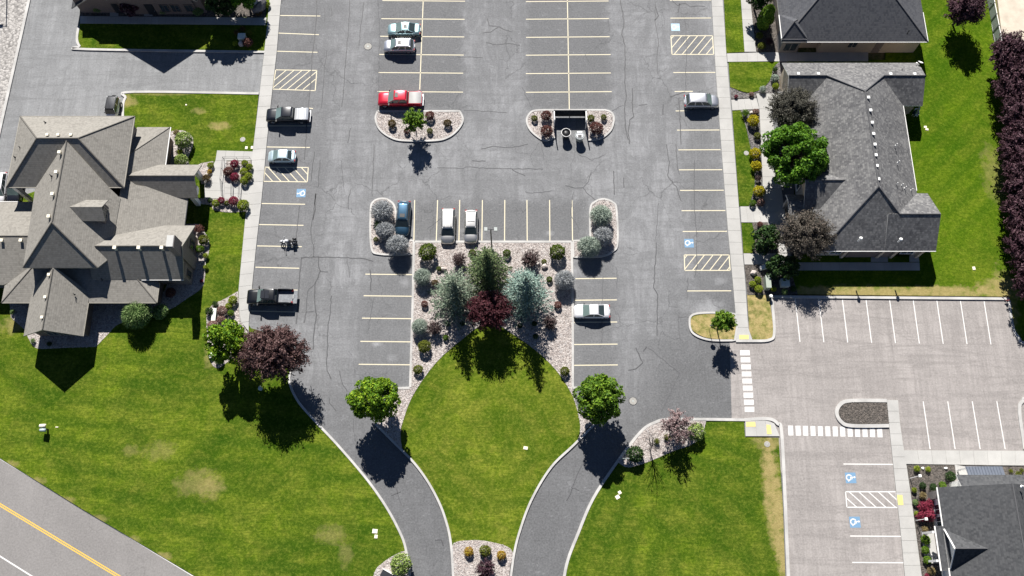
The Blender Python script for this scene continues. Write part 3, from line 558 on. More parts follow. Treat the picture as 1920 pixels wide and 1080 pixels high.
walk('walkway', [(1490, 492), (1724, 492)], [(1490, 507), (1725, 507)], 14); walk('walkway', [(1633, 476), (1665, 476)], [(1633, 491), (1665, 491)], 2); walk('walkway', [(1705, 476), (1722, 476)], [(1705, 491), (1724, 491)], 1)
walk('sidewalk', [(1663, 750), (1667, 797), (1680, 920), (1690, 1010), (1706, 1180)], [(1684, 750), (1688, 797), (1707, 920), (1719, 1010), (1742, 1180)], 19)
walk('sidewalk', [(1694, 844), (1920, 845), (2060, 846)], [(1698, 870), (1920, 873), (2060, 873)], 14)
walk('walkway', [(1790, 871), (1812, 875)], [(1793, 893), (1818, 893)], 1)
walk('walkway', [(206, 2), (222, 2)], [(206, 30), (222, 30)], 3); walk('walkway', [(270, 8), (286, 8)], [(270, 30), (286, 30)], 3)
walk('plaza', [(407, 282), (475, 284)], [(404, 301), (472, 301)], 4); walk('plaza', [(404, 301), (383, 341), (383, 372)], [(425, 301), (421, 341), (421, 372)], 5); walk('plaza', [(421, 342), (421, 373)], [(469, 342), (466, 375)], 3, split=3)
walk('kerb_ramp', [(1397, 789), (1440, 788), (1452, 794)], [(1398, 818), (1440, 818), (1462, 818)], 3)
def pad(px, z=0.165): o = sheet('tactile_pad', px, z-0.02, z, M['pad_yellow'], None); o['kind'] = 'structure'; return o
pad([(1386, 628), (1404, 628), (1404, 636), (1386, 636)]); pad([(1399, 791), (1416, 791), (1417, 800), (1399, 800)]); pad([(1437, 796), (1445, 797), (1447, 814), (1438, 814)]); pad([(1682, 928), (1692, 928), (1694, 947), (1684, 947)])

# painted markings: pieces of the lot they lie on
def line(a, b, mat='line_cream', w=0.13, parent=None, z=0.009, name='parking_line'):
    p = [U(a[0], a[1], z), U(b[0], b[1], z)]
    return ribbon(p, w, z, z).build(name, M[mat], parent or lot)
for y0, y1 in ((29, 30), (62, 65), (96, 98)): line((527-y0*0.08, y0), (603-y0*0.08, y1))
line((578, 202.5), (587, 203.5)); line((503, 236), (583, 236)); line((500, 275.5), (581, 276.5)); line((490, 381.5), (572, 383)); line((486, 421), (569, 422.5)); line((482, 461), (566, 462.5)); line((479, 501), (561, 503)); line((470, 543), (558, 544)); line((466, 583), (555, 585))
for y, xa, xb in ((1, 717, 872), (35, 715, 871), (68, 713, 870.5), (102, 711, 869.5), (136, 709.5, 868.5), (171.5, 708, 868)): line((xa, y), (xb, y+1.2))
for y, xa, xb in ((3, 986, 1141), (36, 986, 1142), (70, 986.5, 1143), (103.5, 986, 1145), (138, 986, 1145.5), (173, 986, 1147)): line((xa, y), (xb, y-1.2))
line((795.5, -50), (787, 168)); line((1063, -50), (1067.5, 207))
for xa, y, xb in ((1256, 0.5, 1333), (1257, 34, 1333.5), (1262.5, 136, 1341), (1265, 171.5, 1299), (1267, 208, 1288), (1269.5, 244, 1349), (1272, 281, 1351), (1273, 318.5, 1354), (1275, 357, 1357), (1278, 395, 1360), (1280, 434, 1363), (1288, 545.5, 1371)): line((xa, y), (xb, y-.3))
for xt, xb in ((777.5, 776), (820.5, 818), (862, 860.5), (904.5, 903.5), (946.5, 946), (988, 988.5), (1030.5, 1031), (1072.5, 1073.5)): line((xt, 375), (xb, 451))
for i, y in enumerate((514, 554.5, 596.5, 640, 683)): line((685-i*3.1, y), (774-i*1.3, y+1))
for i, y in enumerate((522.5, 563, 604.5, 646, 685)): line((1079-i*1.4, y), (1156+i*0.6, y-0.8))
for box, n, sl_, mat, par in (([(517, 131), (594, 132), (591, 170), (511, 167)], 4.6, -0.48, 'line_cream', lot), ([(497, 313.5), (578, 314), (576, 341), (494, 340)], 4.6, 0.34, 'line_cream', lot),
                              ([(1258, 67), (1336, 67), (1338, 102), (1260, 102)], 4.4, -0.40, 'line_cream', lot), ([(1283, 478), (1367, 478), (1369, 507), (1284, 507)], 5, -0.28, 'line_cream', lot),
                              ([(1585.5, 922), (1680, 922), (1683.5, 951.5), (1588, 951)], 5, 0.32, 'line_white', east_lot)):
    for i in range(4): line(box[i], box[(i+1) % 4], mat, 0.13, par, 0.012)
    (x0, y0), (x1, y1), (x2, y2), (x3, y3) = box; m_ = 6
    for i in range(-2, m_+2):
        t = (i+0.35)/5.2
        ta, tb = sorted(((0-t)/sl_, (1-t)/sl_)); s0 = max(0.0, ta); s1 = min(1.0, tb)
        if s1-s0 < 0.15: continue
        pt = lambda s: (x0+(x1-x0)*(t+sl_*s)+(x3-x0)*s, y0+(y1-y0)*(t+sl_*s)+(y3-y0)*s)
        line(pt(s0), pt(s1), mat, 0.12, par, 0.0115)
for i in range(9):
    xt = 1491+i*44.25; line((xt, 560+i*0.5), (xt+9+i*0.5, 641+i*0.6), 'line_white', 0.12, east_lot, 0.0125)
for xt in (1731, 1777, 1823, 1869): line((xt, 752.5), (xt+13+(xt-1731)*0.02, 842), 'line_white', 0.12, east_lot, 0.0125)
for xa, y, xb in ((1581.5, 870, 1674), (1594, 1005, 1690), (1598, 1054.5, 1695)): line((xa, y), (xb, y+0.7), 'line_white', 0.13, east_lot, 0.0125)
for i in range(9):
    x = 1387.5+i*1.08; y = 656.7+i*13.25
    o = prism('crosswalk_bar', G([(x, y), (x+18, y), (x+18.3, y+9.5), (x+.3, y+9.5)], 0.0125), 0.0115, 0.0125, M['line_worn' if 2 <= i < 6 else 'line_white'], east_lot)
for i in range(13):
    x = 1477.5+i*13.93; y = 798+i*0.28
    prism('crosswalk_bar', G([(x, y), (x+9.2, y), (x+10.2, y+18.5), (x+.9, y+18.5)], 0.0125), 0.0115, 0.0125, M['line_worn' if 2 <= i < 6 else 'line_white'], east_lot)
def access_symbol(cx, cy, w, flip, mat, parent):
    """blue square with a white wheelchair figure"""
    c = U(cx, cy, 0.0125); h = w/2; z = 0.0125
    sq = prism('accessible_marking', [(c.x-h, c.y-h), (c.x+h, c.y-h), (c.x+h, c.y+h), (c.x-h, c.y+h)], 0.0115, z, M[mat], parent)
    mb = MB(); s = w/2.0
    def T(u, v):                                             # figure drawn upright in (u,v), laid down along x on the lot
        return (c.x+v*s*flip, c.y-u*s*flip)
    arc = [T(-0.05+0.52*math.cos(a), -0.28+0.52*math.sin(a)) for a in [R(120+ i*25) for i in range(11)]]
    mb2 = ribbon(arc, 0.22*s, z+.003, z+.003); mb.add(mb2.v, mb2.f)
    mb2 = ribbon([T(-0.12, 0.52), T(-0.10, 0.0), T(0.30, 0.0), T(0.48, -0.5), T(0.68, -0.42)], 0.22*s, z+.004, z+.004); mb.add(mb2.v, mb2.f)
    mb2 = ribbon([T(-0.12, 0.26), T(0.26, 0.24)], 0.16*s, z+.0035, z+.0035); mb.add(mb2.v, mb2.f)
    hd = [T(-0.12+0.19*math.cos(a), 0.74+0.19*math.sin(a)) for a in [R(i*45) for i in range(8)]]
    mb.add([(p[0], p[1], z+.0045) for p in hd], [tuple(range(8))])
    mb.build('wheelchair_symbol', M['line_white'], sq)
access_symbol(564.5, 362, 1.25, -1, 'blue', lot); access_symbol(1266.5, 51, 1.25, 1, 'blue_faded', lot); access_symbol(1292, 456, 1.25, 1, 'blue', lot)
access_symbol(1595, 896, 1.3, 1, 'blue', east_lot); access_symbol(1603, 979, 1.3, 1, 'blue', east_lot)
# road stripes
for a, b, mat, w in (((-60, 823), (366, 1082), 'line_white', 0.16), ((-40, 920), (238, 1088), 'line_yellow', 0.13), ((-40, 924.5), (232, 1089), 'line_yellow', 0.13), ((-40, 1018), (80, 1093), 'line_white', 0.16)):
    line(a, b, mat, w, road, 0.0145, 'road_line')
line((366, 1082), (520, 1160), 'line_white', 0.16, road, 0.0145, 'road_line')

# sealed cracks
CR = [[(594,0),(593,40),(590,70),(585,110),(583,150),(578,200),(575,240),(571,300)],[(656,0),(653,60),(648,110),(645,170),(641,200)],[(682,5),(678,40),(673,86)],[(613,95),(608,125),(607,160),(604,185),(602,203)],[(657,240),(652,268)],[(701,270),(700,310),(698,345),(698,368)],
 [(590,285),(586,310),(583,340)],[(601,300),(598,325),(597,350)],[(592,362),(590,385),(585,415),(583,435),(587,460),(588,482)],[(592,362),(590,400),(587,412)],[(561,385),(556,440),(552,477)],[(657,355),(654,370),(653,392)],[(565,483),(590,482),(640,483),(684,485),(700,490)],[(565,483),(561,530),(559,575),(555,607)],[(598,483),(597,500),(600,508),(596,520),(591,530),(590,560),(593,590),(589,620),(587,655)],
 [(600,508),(615,510)],[(591,532),(577,545),(574,575),(574,585),(588,584)],[(574,585),(570,605)],[(621,555),(619,585),(615,610),(614,660),(612,680),(613,695),(621,711)],[(637,695),(641,718),(651,734)],[(693,505),(696,525),(695,545)],[(617,745),(618,755),(630,770)],
 [(1163,0),(1168,25),(1170,45),(1166,65),(1172,85),(1172,160),(1175,180),(1171,200),(1172,240),(1178,262)],[(1229,3),(1228,35),(1235,80),(1232,100),(1233,138)],[(1229,12),(1234,30),(1228,38)],[(1185,165),(1186,205),(1189,218),(1181,225),(1178,250),(1180,270)],[(1285,40),(1288,90),(1286,130),(1286,170)],[(1273,185),(1275,225),(1277,270)],[(1250,270),(1255,305),(1252,330),(1268,350),(1277,377)],[(1267,270),(1270,310),(1274,327)],[(1150,320),(1152,365)],[(1169,333),(1170,352)],
 [(1231,454),(1231,470),(1228,500),(1226,540),(1233,552),(1232,630)],[(1109,322),(1104,340),(1093,352),(1100,362),(1118,377)],[(1093,352),(1078,352),(1060,348)],[(960,316),(1018,317)],[(820,314),(870,316),(875,313),(930,316),(960,316)],[(902,279),(925,274),(960,277),(990,270)],[(960,318),(985,330)],[(884,302),(910,302)],
 [(1302,300),(1302,390),(1306,440),(1307,500),(1302,520)],[(1192,652),(1205,680),(1192,692),(1178,694)],[(1206,658),(1213,650)],[(913,35),(917,48),(936,50),(920,60),(905,62)],[(936,50),(945,55),(960,60)],[(912,80),(930,84),(950,81),(975,85)],[(870,207),(910,208),(950,211)],[(857,107),(880,106),(905,108)],
 [(1086,920),(1072,915),(1080,895),(1092,870),(1098,860)],[(1062,940),(1068,930),(1073,915)],[(740,905),(745,925),(752,945)],[(733,930),(752,922)],[(815,1014),(828,1012),(831,1024)],[(609,15),(608,40)],[(622,15),(622,30)],[(1256,182),(1285,172)],[(1198,197),(1214,196)],[(1243,195),(1243,215)],[(1260,0),(1270,10),(1285,5),(1294,12),(1300,11),(1322,12)],[(1274,5),(1271,24)]]
CF = [[(708,0),(712,60),(710,150),(708,230)],[(1011,250),(1020,300)],[(1085,290),(1110,300),(1135,290)],[(1235,380),(1232,420),(1230,450)],[(1156,500),(1157,540)],[(1075,360),(1070,400),(1086,430)],[(985,360),(1010,362),(1040,358)],[(1290,520),(1288,560)],[(1272,595),(1300,594)],[(1272,595),(1272,620),(1275,635)],[(835,400),(815,420),(800,430)],[(1145,210),(1160,200),(1170,197)],[(1068,8),(1075,20)],[(1140,35),(1142,60)],[(1098,103),(1106,118)],[(980,165),(995,200)],[(760,210),(820,208)],[(640,300),(645,360)],[(650,480),(655,520)],[(700,560),(690,620)],[(668,740),(662,800),(672,850)],[(1216,652),(1274,699),(1240,772)],[(800,850),(830,905)],[(1130,520),(1128,640)]]
def wob(px, amp):
    out = []
    for i in range(len(px)-1):
        a, b = px[i], px[i+1]; L = math.dist(a, b); k = max(1, int(L/6))
        for j in range(k): t = j/k; out.append((a[0]+(b[0]-a[0])*t+random.uniform(-amp, amp), a[1]+(b[1]-a[1])*t+random.uniform(-amp, amp)))
    out.append(px[-1]); return out
for c in CR: ribbon(G(wob(c, 0.8), 0.014), random.uniform(.07, .15), 0.014, 0.014).build('crack_seal', M['tar'], lot)
for c in CF: ribbon(G(wob(c, 1.2), 0.013), 0.07, 0.013, 0.013).build('crack', M['tar_faint'], lot)
# ---------------------------------------------------------------- buildings
def roof(parent, faces, mat, trim, name='roof', th=0.2):
    """faces: lists of (x,y,z); solid slab with fascia of its own material"""
    key = {}; V = []; F = []
    for f in faces:
        ids = []
        for p in f:
            k = (round(p[0], 2), round(p[1], 2), round(p[2], 2))
            if k not in key: key[k] = len(V); V.append(k)
            ids.append(key[k])
        # face up
        a, b, c = (Vector(V[i]) for i in ids[:3]); nz = 0
        for i in range(len(ids)):
            p, q = V[ids[i]], V[ids[(i+1) % len(ids)]]; nz += p[0]*q[1]-p[1]*q[0]
        if nz < 0: ids.reverse()
        F.append(tuple(ids))
    n = len(V); edges = {}
    for f in F:
        for i in range(len(f)): e = (f[i], f[(i+1) % len(f)]); edges[e] = edges.get(e, 0)+1
    bnd = [e for e in edges if (e[1], e[0]) not in edges]
    ro = link(name, mesh(name, V, F), M[mat], parent)
    vs = V+[(x, y, z-th) for x, y, z in V]; fs = [tuple(n+i for i in reversed(f)) for f in F]
    fs += [(a, n+a, n+b, b) for a, b in bnd]
    link('fascia', mesh('fascia', [(x, y, z-0.003) for x, y, z in vs], fs), M[trim], ro)
    return ro
def caps(ro, segs, mat, r=0.10):
    for a, b in segs: MB().tube(a, b, r, r, 6).build('ridge_cap', M[mat], ro)
def eaves(ro, segs, mat='trim_white', r=0.07):
    for a, b in segs: MB().tube(a, b, r, r, 6).build('gutter', M[mat], ro)
def wallbox(parent, x0, x1, y0, y1, z1, mat, name='wall'):
    return MB().box(x0, x1, y0, y1, 0.0, z1).build(name, M[mat], parent)
def gablewall(parent, axis, c, a, b, apex, z0, z1, mat, t=0.25):
    """triangle of wall under a gable: axis 'x' = wall faces +-x at x=c between y=a..b"""
    m = (a+b)/2 if apex is None else apex
    if axis == 'x': vs = [(c, a, z0), (c, b, z0), (c, m, z1), (c+t, a, z0), (c+t, b, z0), (c+t, m, z1)]
    else: vs = [(a, c, z0), (b, c, z0), (m, c, z1), (a, c+t, z0), (b, c+t, z0), (m, c+t, z1)]
    return link('gable', mesh('gable', vs, [(0, 1, 2), (5, 4, 3), (0, 3, 4, 1), (1, 4, 5, 2), (2, 5, 3, 0)]), M[mat], parent)
def window(parent, face, c, u0, u1, z0, z1, frame='trim_white', sill=True):
    """face: '-y','+x','-x' direction the window looks; c its wall plane"""
    def bx(mb, ua, ub, za, zb, d0, d1):
        if face == '-y': mb.box(ua, ub, c-d1, c-d0, za, zb)
        elif face == '+x': mb.box(c+d0, c+d1, ua, ub, za, zb)
        else: mb.box(c-d1, c-d0, ua, ub, za, zb)
    g = MB(); bx(g, u0, u1, z0, z1, 0.01, 0.04); w = g.build('window', M['glass'], parent)
    f = MB(); e = 0.09; bx(f, u0-e, u1+e, z1, z1+e, 0.0, 0.09); bx(f, u0-e, u1+e, z0-e, z0, 0.0, 0.12); bx(f, u0-e, u0, z0, z1, 0.0, 0.09); bx(f, u1, u1+e, z0, z1, 0.0, 0.09); bx(f, (u0+u1)/2-.03, (u0+u1)/2+.03, z0, z1, 0.0, 0.07)
    f.build('window_frame', M[frame], w); return w
def door(parent, face, c, u0, u1, z1, mat='darkmetal'):
    mb = MB(); 
    if face == '-y': mb.box(u0, u1, c-0.05, c, 0.1, z1)
    else: mb.box(c, c+0.05, u0, u1, 0.1, z1)
    d = mb.build('door', M[mat], parent); h = MB()
    if face == '-y': h.box(u1-.15, u1-.08, c-0.12, c-0.05, 1.0, 1.15)
    else: h.box(c+.05, c+.12, u1-.15, u1-.08, 1.0, 1.15)
    h.build('handle', M['metal'], d); return d
def vent(parent, x, y, z, s=0.3, h=0.42, mat='ivory'):
    mb = MB().box(x-s/2, x+s/2, y-s/2, y+s/2, z-0.15, z+h); mb.box(x-s*.62, x+s*.62, y-s*.62, y+s*.62, z+h, z+h+.08)
    return mb.build('roof_vent', M[mat], parent)
def pipe(parent, x, y, z, h=0.45, mat='metal', r=0.05):
    mb = MB().tube((x, y, z-.1), (x, y, z+h), r, r, 8); mb.tube((x, y, z-.02), (x, y, z+.05), r*2.4, r*1.4, 8)
    return mb.build('vent_pipe', M[mat], parent)

# ---- west house
H = empty('large_house', (-54, 45, 0)); tag(H, 'large tan house with many taupe gabled and hipped roofs west of the parking lot', 'house')
H.location = (0, 0, 0)
RT, RC = 'roof_tan', 'ridge_tan'
# tall north-west hip (drive-through end)
a = [(-66.1, 59.9, 5.6), (-50.7, 59.9, 5.6), (-50.7, 49.4, 5.6), (-66.1, 49.4, 5.6), (-61.2, 54.7, 9.2), (-55.9, 54.7, 9.2)]
r = roof(H, [[a[0], a[1], a[5], a[4]], [a[1], a[2], a[5]], [a[2], a[3], a[4], a[5]], [a[3], a[0], a[4]]], RT, 'trim_tan')
caps(r, [(a[4], a[5]), (a[0], a[4]), (a[3], a[4]), (a[1], a[5]), (a[2], a[5])], RC); eaves(r, [(a[0], a[1]), (a[1], a[2]), (a[0], a[3]), (a[3], a[2])], 'trim_tan', .06)
wallbox(H, -60.6, -51.3, 50.0, 59.3, 5.45, 'dark_wall')
for x, y in ((-65.8, 50.1), (-65.8, 59.5)): MB().box(x-.25, x+.25, y-.25, y+.25, 0, 5.1).build('column', M['trim_white'], H)
for px, py, z in ((89, 253, 8.95), (109.5, 253, 8.95), (133, 253, 8.95)): q = U(px, py, z); vent(r, q.x, q.y, z-.15, .28, .25)
for px, py, z in ((85, 230, 6.8), (38, 277, 6.6), (28, 295, 6.3)): q = U(px, py, z); pipe(r, q.x, q.y, z, .4, 'darkmetal', .06)
# main north-south roof
def UT(px, py, z): q = U(px, py, z); return (round(q.x, 2), round(q.y, 2), z)
cA, cB = UT(120, 264, 9.15), UT(97, 417, 9.2); cW0, cW1, cE1 = UT(66, 353, 6.05), UT(43, 502, 6.05), UT(183, 502, 5.75); cE0, cE2, cEn = UT(226, 372, 4.9), UT(212, 447, 4.95), UT(206, 353, 5.75)
cA = (cB[0], cA[1], 9.15); cEm = (cE2[0], cE1[1]+1.6, 5.0)
r = roof(H, [[cA, cW0, cW1, cB], [cA, cB, cE1, cEm, cE2, cE0, cEn], [cB, cW1, cE1]], RT, 'trim_tan')
caps(r, [(cA, cB), (cB, cW1), (cB, cE1)], RC)
wallbox(H, -61.6, -53.2, 38.7, 50.0, 5.0, 'dark_wall')
for px, py, z in ((113, 287, 8.9), (107, 324, 8.9), (100, 365, 8.9), (93, 407, 8.9)): q = U(px, py, z); vent(r, q.x, q.y, z, .32, .3)
q = U(95, 329, 8.3); pipe(r, q.x, q.y, 8.1, .5, 'darkmetal', .06)
# shallow east slope
r = roof(H, [[(-51.5, 50.4, 4.85), (-51.5, 40.6, 4.85), (-43.2, 43.5, 3.0), (-43.2, 50.0, 3.0)]], RT, 'trim_tan'); eaves(r, [((-43.2, 44.5, 2.95), (-43.2, 49.2, 2.95))], 'darkmetal', .07)
wallbox(H, -53.2, -44.4, 38.2, 51.0, 2.9, 'brown_wall')
# small north block
r = roof(H, [[(-51.4, 59.7, 3.0), (-46.85, 59.7, 3.0), (-51.4, 54.2, 5.0)], [(-46.85, 59.7, 3.0), (-46.85, 50.0, 3.0), (-51.4, 50.0, 5.0), (-51.4, 54.2, 5.0)]], RT, 'trim_tan')
caps(r, [((-46.85, 59.7, 3.0), (-51.4, 54.2, 5.0))], RC, .07); eaves(r, [((-46.8, 59.7, 2.97), (-46.8, 53, 2.97))])
wallbox(H, -51.5, -47.45, 51, 59.1, 2.9, 'brown_wall')
# entrance porch gable
r = roof(H, [[(-51.2, 51.4, 5.0), (-42.0, 51.4, 5.0), (-41.8, 53.85, 3.3), (-50.4, 53.85, 3.3)], [(-51.2, 51.4, 5.0), (-51.2, 49.0, 3.3), (-41.8, 49.0, 3.3), (-42.0, 51.4, 5.0)]], RT, 'trim_tan')
caps(r, [((-51.0, 51.4, 5.0), (-42.0, 51.4, 5.0))], RC, .08)
gablewall(H, 'x', -42.9, 49.4, 53.4, 51.4, 2.9, 4.85, 'brown_wall', .25)
for y in (49.5, 53.3):
    for x in (-42.8,): MB().box(x-.3, x+.3, y-.3, y+.3, 0, 3.2).build('column', M['trim_white'], H)
MB().box(-43.0, -42.2, 49.9, 50.9, 2.2, 3.0).build('sign_panel', M['white'], H)
# west wing
r = roof(H, [[(-90, 42.9, 4.9), (-61.8, 42.9, 4.9), (-61.8, 48.6, 2.9), (-90, 48.6, 2.9)], [(-90, 42.9, 4.9), (-90, 36.9, 2.9), (-65.6, 36.9, 2.9), (-61.8, 38.8, 3.5), (-61.8, 42.9, 4.9)]], RT, 'trim_tan')
caps(r, [((-90, 42.9, 4.9), (-61.9, 42.9, 4.9))], RC, .08); wallbox(H, -90, -62.3, 37.4, 47.9, 2.8, 'dark_wall'); eaves(r, [((-90, 48.6, 2.9), (-65.7, 48.6, 2.9))], 'trim_white', .06)
for px, py, z in ((5, 452, 4.65), (41, 452, 4.65)): q = U(px, py, z); vent(r, q.x, q.y, z, .32, .32)
# chimney gable on the east
r = roof(H, [[(-54.0, 41.0, 6.2), (-41.9, 41.0, 6.2), (-41.6, 44.9, 3.55), (-52.6, 44.9, 3.55)], [(-54.0, 41.0, 6.2), (-54.0, 37.35, 3.65), (-42.2, 37.35, 3.65), (-41.9, 41.0, 6.2)]], RT, 'trim_tan')
caps(r, [((-53.0, 41.0, 6.2), (-43.2, 41.0, 6.2))], RC, .08); eaves(r, [((-47.6, 37.3, 3.6), (-42.2, 37.3, 3.6))], 'trim_white', .05)
wallbox(H, -47, -42.35, 37.9, 44.4, 3.5, 'brick'); g = gablewall(H, 'x', -42.6, 37.6, 44.7, 41.0, 3.4, 6.0, 'brick', .25)
window(H, '+x', -42.33, 42.2, 43.4, 1.3, 2.6, 'brown_wall'); window(H, '+x', -42.33, 38.4, 39.2, 1.2, 2.4, 'brown_wall')
ch = MB().box(-42.95, -42.1, 39.9, 41.6, 0, 8.5).build('chimney', M['brick'], H); MB().box(-43.0, -42.15, 40.0, 41.5, 8.5, 8.62).build('chimney_cap', M['cover_grey'], ch)
for px, py in ((217, 466), (262, 466), (305, 466)): q = U(px, py, 6.1); vent(r, q.x, q.y, 5.55, .34, .95)
# low south roof with hipped ends
r = roof(H, [[(-65.5, 34.5, 2.9), (-45.6, 34.5, 2.9), (-49.1, 38.5, 3.9), (-61.8, 38.9, 3.98)], [(-45.6, 34.5, 2.9), (-45.6, 37.2, 2.9), (-47.3, 38.9, 3.4), (-49.1, 38.5, 3.9)], [(-65.5, 34.5, 2.9), (-61.8, 38.9, 3.98), (-61.8, 39.2, 3.98), (-65.5, 36.8, 2.9)]], RT, 'trim_tan')
caps(r, [((-65.5, 34.5, 2.9), (-61.8, 38.9, 3.98)), ((-45.6, 34.5, 2.9), (-49.1, 38.5, 3.9))], RC, .08); eaves(r, [((-65.5, 34.45, 2.85), (-61.8, 34.45, 2.85)), ((-54.3, 34.45, 2.85), (-45.6, 34.45, 2.85)), ((-45.55, 34.5, 2.85), (-45.55, 37, 2.85))], 'trim_tan', .06)
wallbox(H, -65.0, -46.1, 35.1, 39, 2.8, 'brown_wall'); q = U(190, 523, 3.9); pipe(r, q.x, q.y, 3.6, .4, 'darkmetal', .06)
for x in (-51.5, -49.0, -63.6): window(H, '-y', 35.1, x, x+1.1, 0.9, 2.2, 'trim_tan')
# south gable
r = roof(H, [[(-58.0, 38.4, 5.95), (-58.0, 30.0, 5.95), (-61.8, 30.0, 3.05), (-61.8, 36.0, 3.05)], [(-58.0, 38.4, 5.95), (-54.3, 35.8, 3.05), (-54.3, 30.0, 3.05), (-58.0, 30.0, 5.95)]], RT, 'trim_tan')
caps(r, [((-58.0, 38.0, 5.95), (-58.0, 30.05, 5.95))], RC, .09); eaves(r, [((-54.25, 34.4, 3.0), (-54.25, 30.0, 3.0))], 'trim_tan', .06)
wallbox(H, -61.2, -54.9, 30.8, 36, 2.95, 'brown_wall'); gablewall(H, 'y', 30.8, -61.3, -54.8, -58.0, 2.9, 5.4, 'dark_wall'); window(H, '-y', 30.8, -59.6, -58.3, .9, 2.3, 'trim_tan'); window(H, '-y', 30.8, -57.7, -56.4, .9, 2.3, 'trim_tan')
for px, py in ((92, 515), (85, 557), (79, 595)): q = U(px, py, 5.8); vent(r, q.x, q.y, 5.6, .28, .28)
q = U(138, 551, 4.6); pipe(r, q.x, q.y, 4.3, .4, 'darkmetal', .05)
# dormer
r = roof(H, [[(-56.6, 45.5, 8.25), (-51.9, 45.5, 8.25), (-51.7, 46.9, 7.25), (-55.2, 46.9, 7.25)], [(-56.6, 45.5, 8.25), (-55.2, 44.0, 7.25), (-51.7, 44.0, 7.25), (-51.9, 45.5, 8.25)]], RT, 'trim_tan', 'dormer', .12)
MB().box(-55.5, -52.3, 44.3, 46.6, 4.6, 7.2).build('dormer_wall', M['dark_wall'], H); gablewall(H, 'x', -52.4, 44.2, 46.7, 45.5, 7.1, 8.05, 'dark_wall', .1); window(H, '+x', -52.3, 44.8, 46.1, 5.9, 7.0, 'trim_tan')

# ---- east house
H2 = empty('ranch_house'); tag(H2, 'single storey house with speckled grey roof and brick base beside the east sidewalk', 'house')
RG, RGC = 'roof_grey', 'ridge_grey'
c = [(40.1, 69.6, 3.4), (53.9, 69.6, 3.4), (53.9, 41.4, 3.4), (40.1, 41.4, 3.4), (47.0, 62.5, 7.7), (47.0, 48.6, 7.7)]
r = roof(H2, [[c[0], c[1], c[4]], [c[1], c[2], c[5], c[4]], [c[2], c[3], c[5]], [c[3], c[0], c[4], c[5]]], RG, 'trim_white')
caps(r, [(c[4], c[5]), ((50.9, 66.3, 5.42), c[4]), ((43.1, 66.3, 5.42), c[4]), (c[5], (50.0, 45.5, 5.95)), (c[5], c[3])], RGC)
eaves(r, [((53.95, 50, 3.35), (53.95, 62.8, 3.35)), ((40, 41.35, 3.35), (55.2, 41.35, 3.35))], 'trim_white', .06); wallbox(H2, 40.7, 53.3, 42.0, 69.1, 3.3, 'stucco')
for px, py in ((1628, 183), (1632, 207), (1635, 230), (1637.5, 251), (1640, 271), (1642, 291), (1644, 311), (1647, 336)): q = U(px, py, 7.6); vent(r, q.x, q.y, 7.35, .3, .32, 'white')
for px, py, z in ((1680, 272, 5.6), (1684, 304, 5.6), (1681, 345, 5.7), (1691, 347, 5.2), (1709, 356, 4.2), (1697, 352, 5.0)): q = U(px, py, z); pipe(r, q.x, q.y, z-.1, .55, 'white', .05)
r = roof(H2, [[(37.9, 69.6, 3.4), (43, 69.6, 3.4), (43, 66.3, 5.45), (37.9, 66.3, 5.45)], [(37.9, 66.3, 5.45), (43.3, 66.3, 5.45), (46, 62.9, 3.4), (37.9, 62.9, 3.4)]], RG, 'trim_white'); caps(r, [((37.9, 66.3, 5.45), (43.1, 66.3, 5.45))], RGC, .08)
r = roof(H2, [[(51, 69.6, 3.4), (57.0, 69.6, 3.4), (56.6, 66.3, 5.45), (50.7, 66.3, 5.45)], [(50.7, 66.3, 5.45), (56.6, 66.3, 5.45), (56.6, 62.8, 3.4), (48, 62.8, 3.4)]], RG, 'trim_white'); caps(r, [((50.9, 66.3, 5.45), (56.6, 66.3, 5.45))], RGC, .08)
wallbox(H2, 38.3, 56.1, 63.4, 69.1, 3.3, 'stucco'); gablewall(H2, 'x', 38.3, 63.2, 69.2, 66.3, 3.3, 5.2, 'stucco'); gablewall(H2, 'x', 55.85, 63.2, 69.2, 66.3, 3.3, 5.2, 'stucco')
for px, py in ((1497, 138), (1534.5, 138), (1670, 138.5), (1715, 138.5)): q = U(px, py, 5.4); vent(r, q.x, q.y, 5.1, .3, .3, 'white')
q = U(1691, 131, 4.6); pipe(r, q.x, q.y, 4.4, .4, 'darkmetal', .05)
r = roof(H2, [[(49.4, 45.5, 6.0), (55.3, 45.5, 6.0), (55.3, 49.6, 3.4), (52.5, 49.6, 3.4)], [(48.5, 45.5, 6.0), (48.5, 41.4, 3.41), (55.2, 41.4, 3.41), (55.3, 45.5, 6.0)]], RG, 'trim_white'); caps(r, [((50.0, 45.5, 6.0), (55.2, 45.5, 6.0))], RGC, .08)
wallbox(H2, 50, 54.6, 42.0, 49.0, 3.3, 'stucco'); gablewall(H2, 'x', 54.4, 41.9, 49.2, 45.5, 3.2, 5.7, 'stucco')
r = roof(H2, [[(38.5, 50.5, 5.6), (46.5, 50.5, 5.6), (46.5, 52.8, 3.9), (38.5, 52.8, 3.9)], [(38.5, 50.5, 5.6), (38.5, 46.6, 3.4), (46.5, 46.6, 3.4), (46.5, 50.5, 5.6)]], RG, 'trim_white'); caps(r, [((38.5, 50.5, 5.6), (45.4, 50.5, 5.6))], RGC, .08)
wallbox(H2, 38.9, 42, 47.2, 53.8, 3.3, 'stonewall'); gablewall(H2, 'x', 38.8, 47.0, 53.8, 50.5, 3.2, 5.3, 'stucco'); window(H2, '-x', 38.8, 51.0, 52.6, 1.2, 2.5)
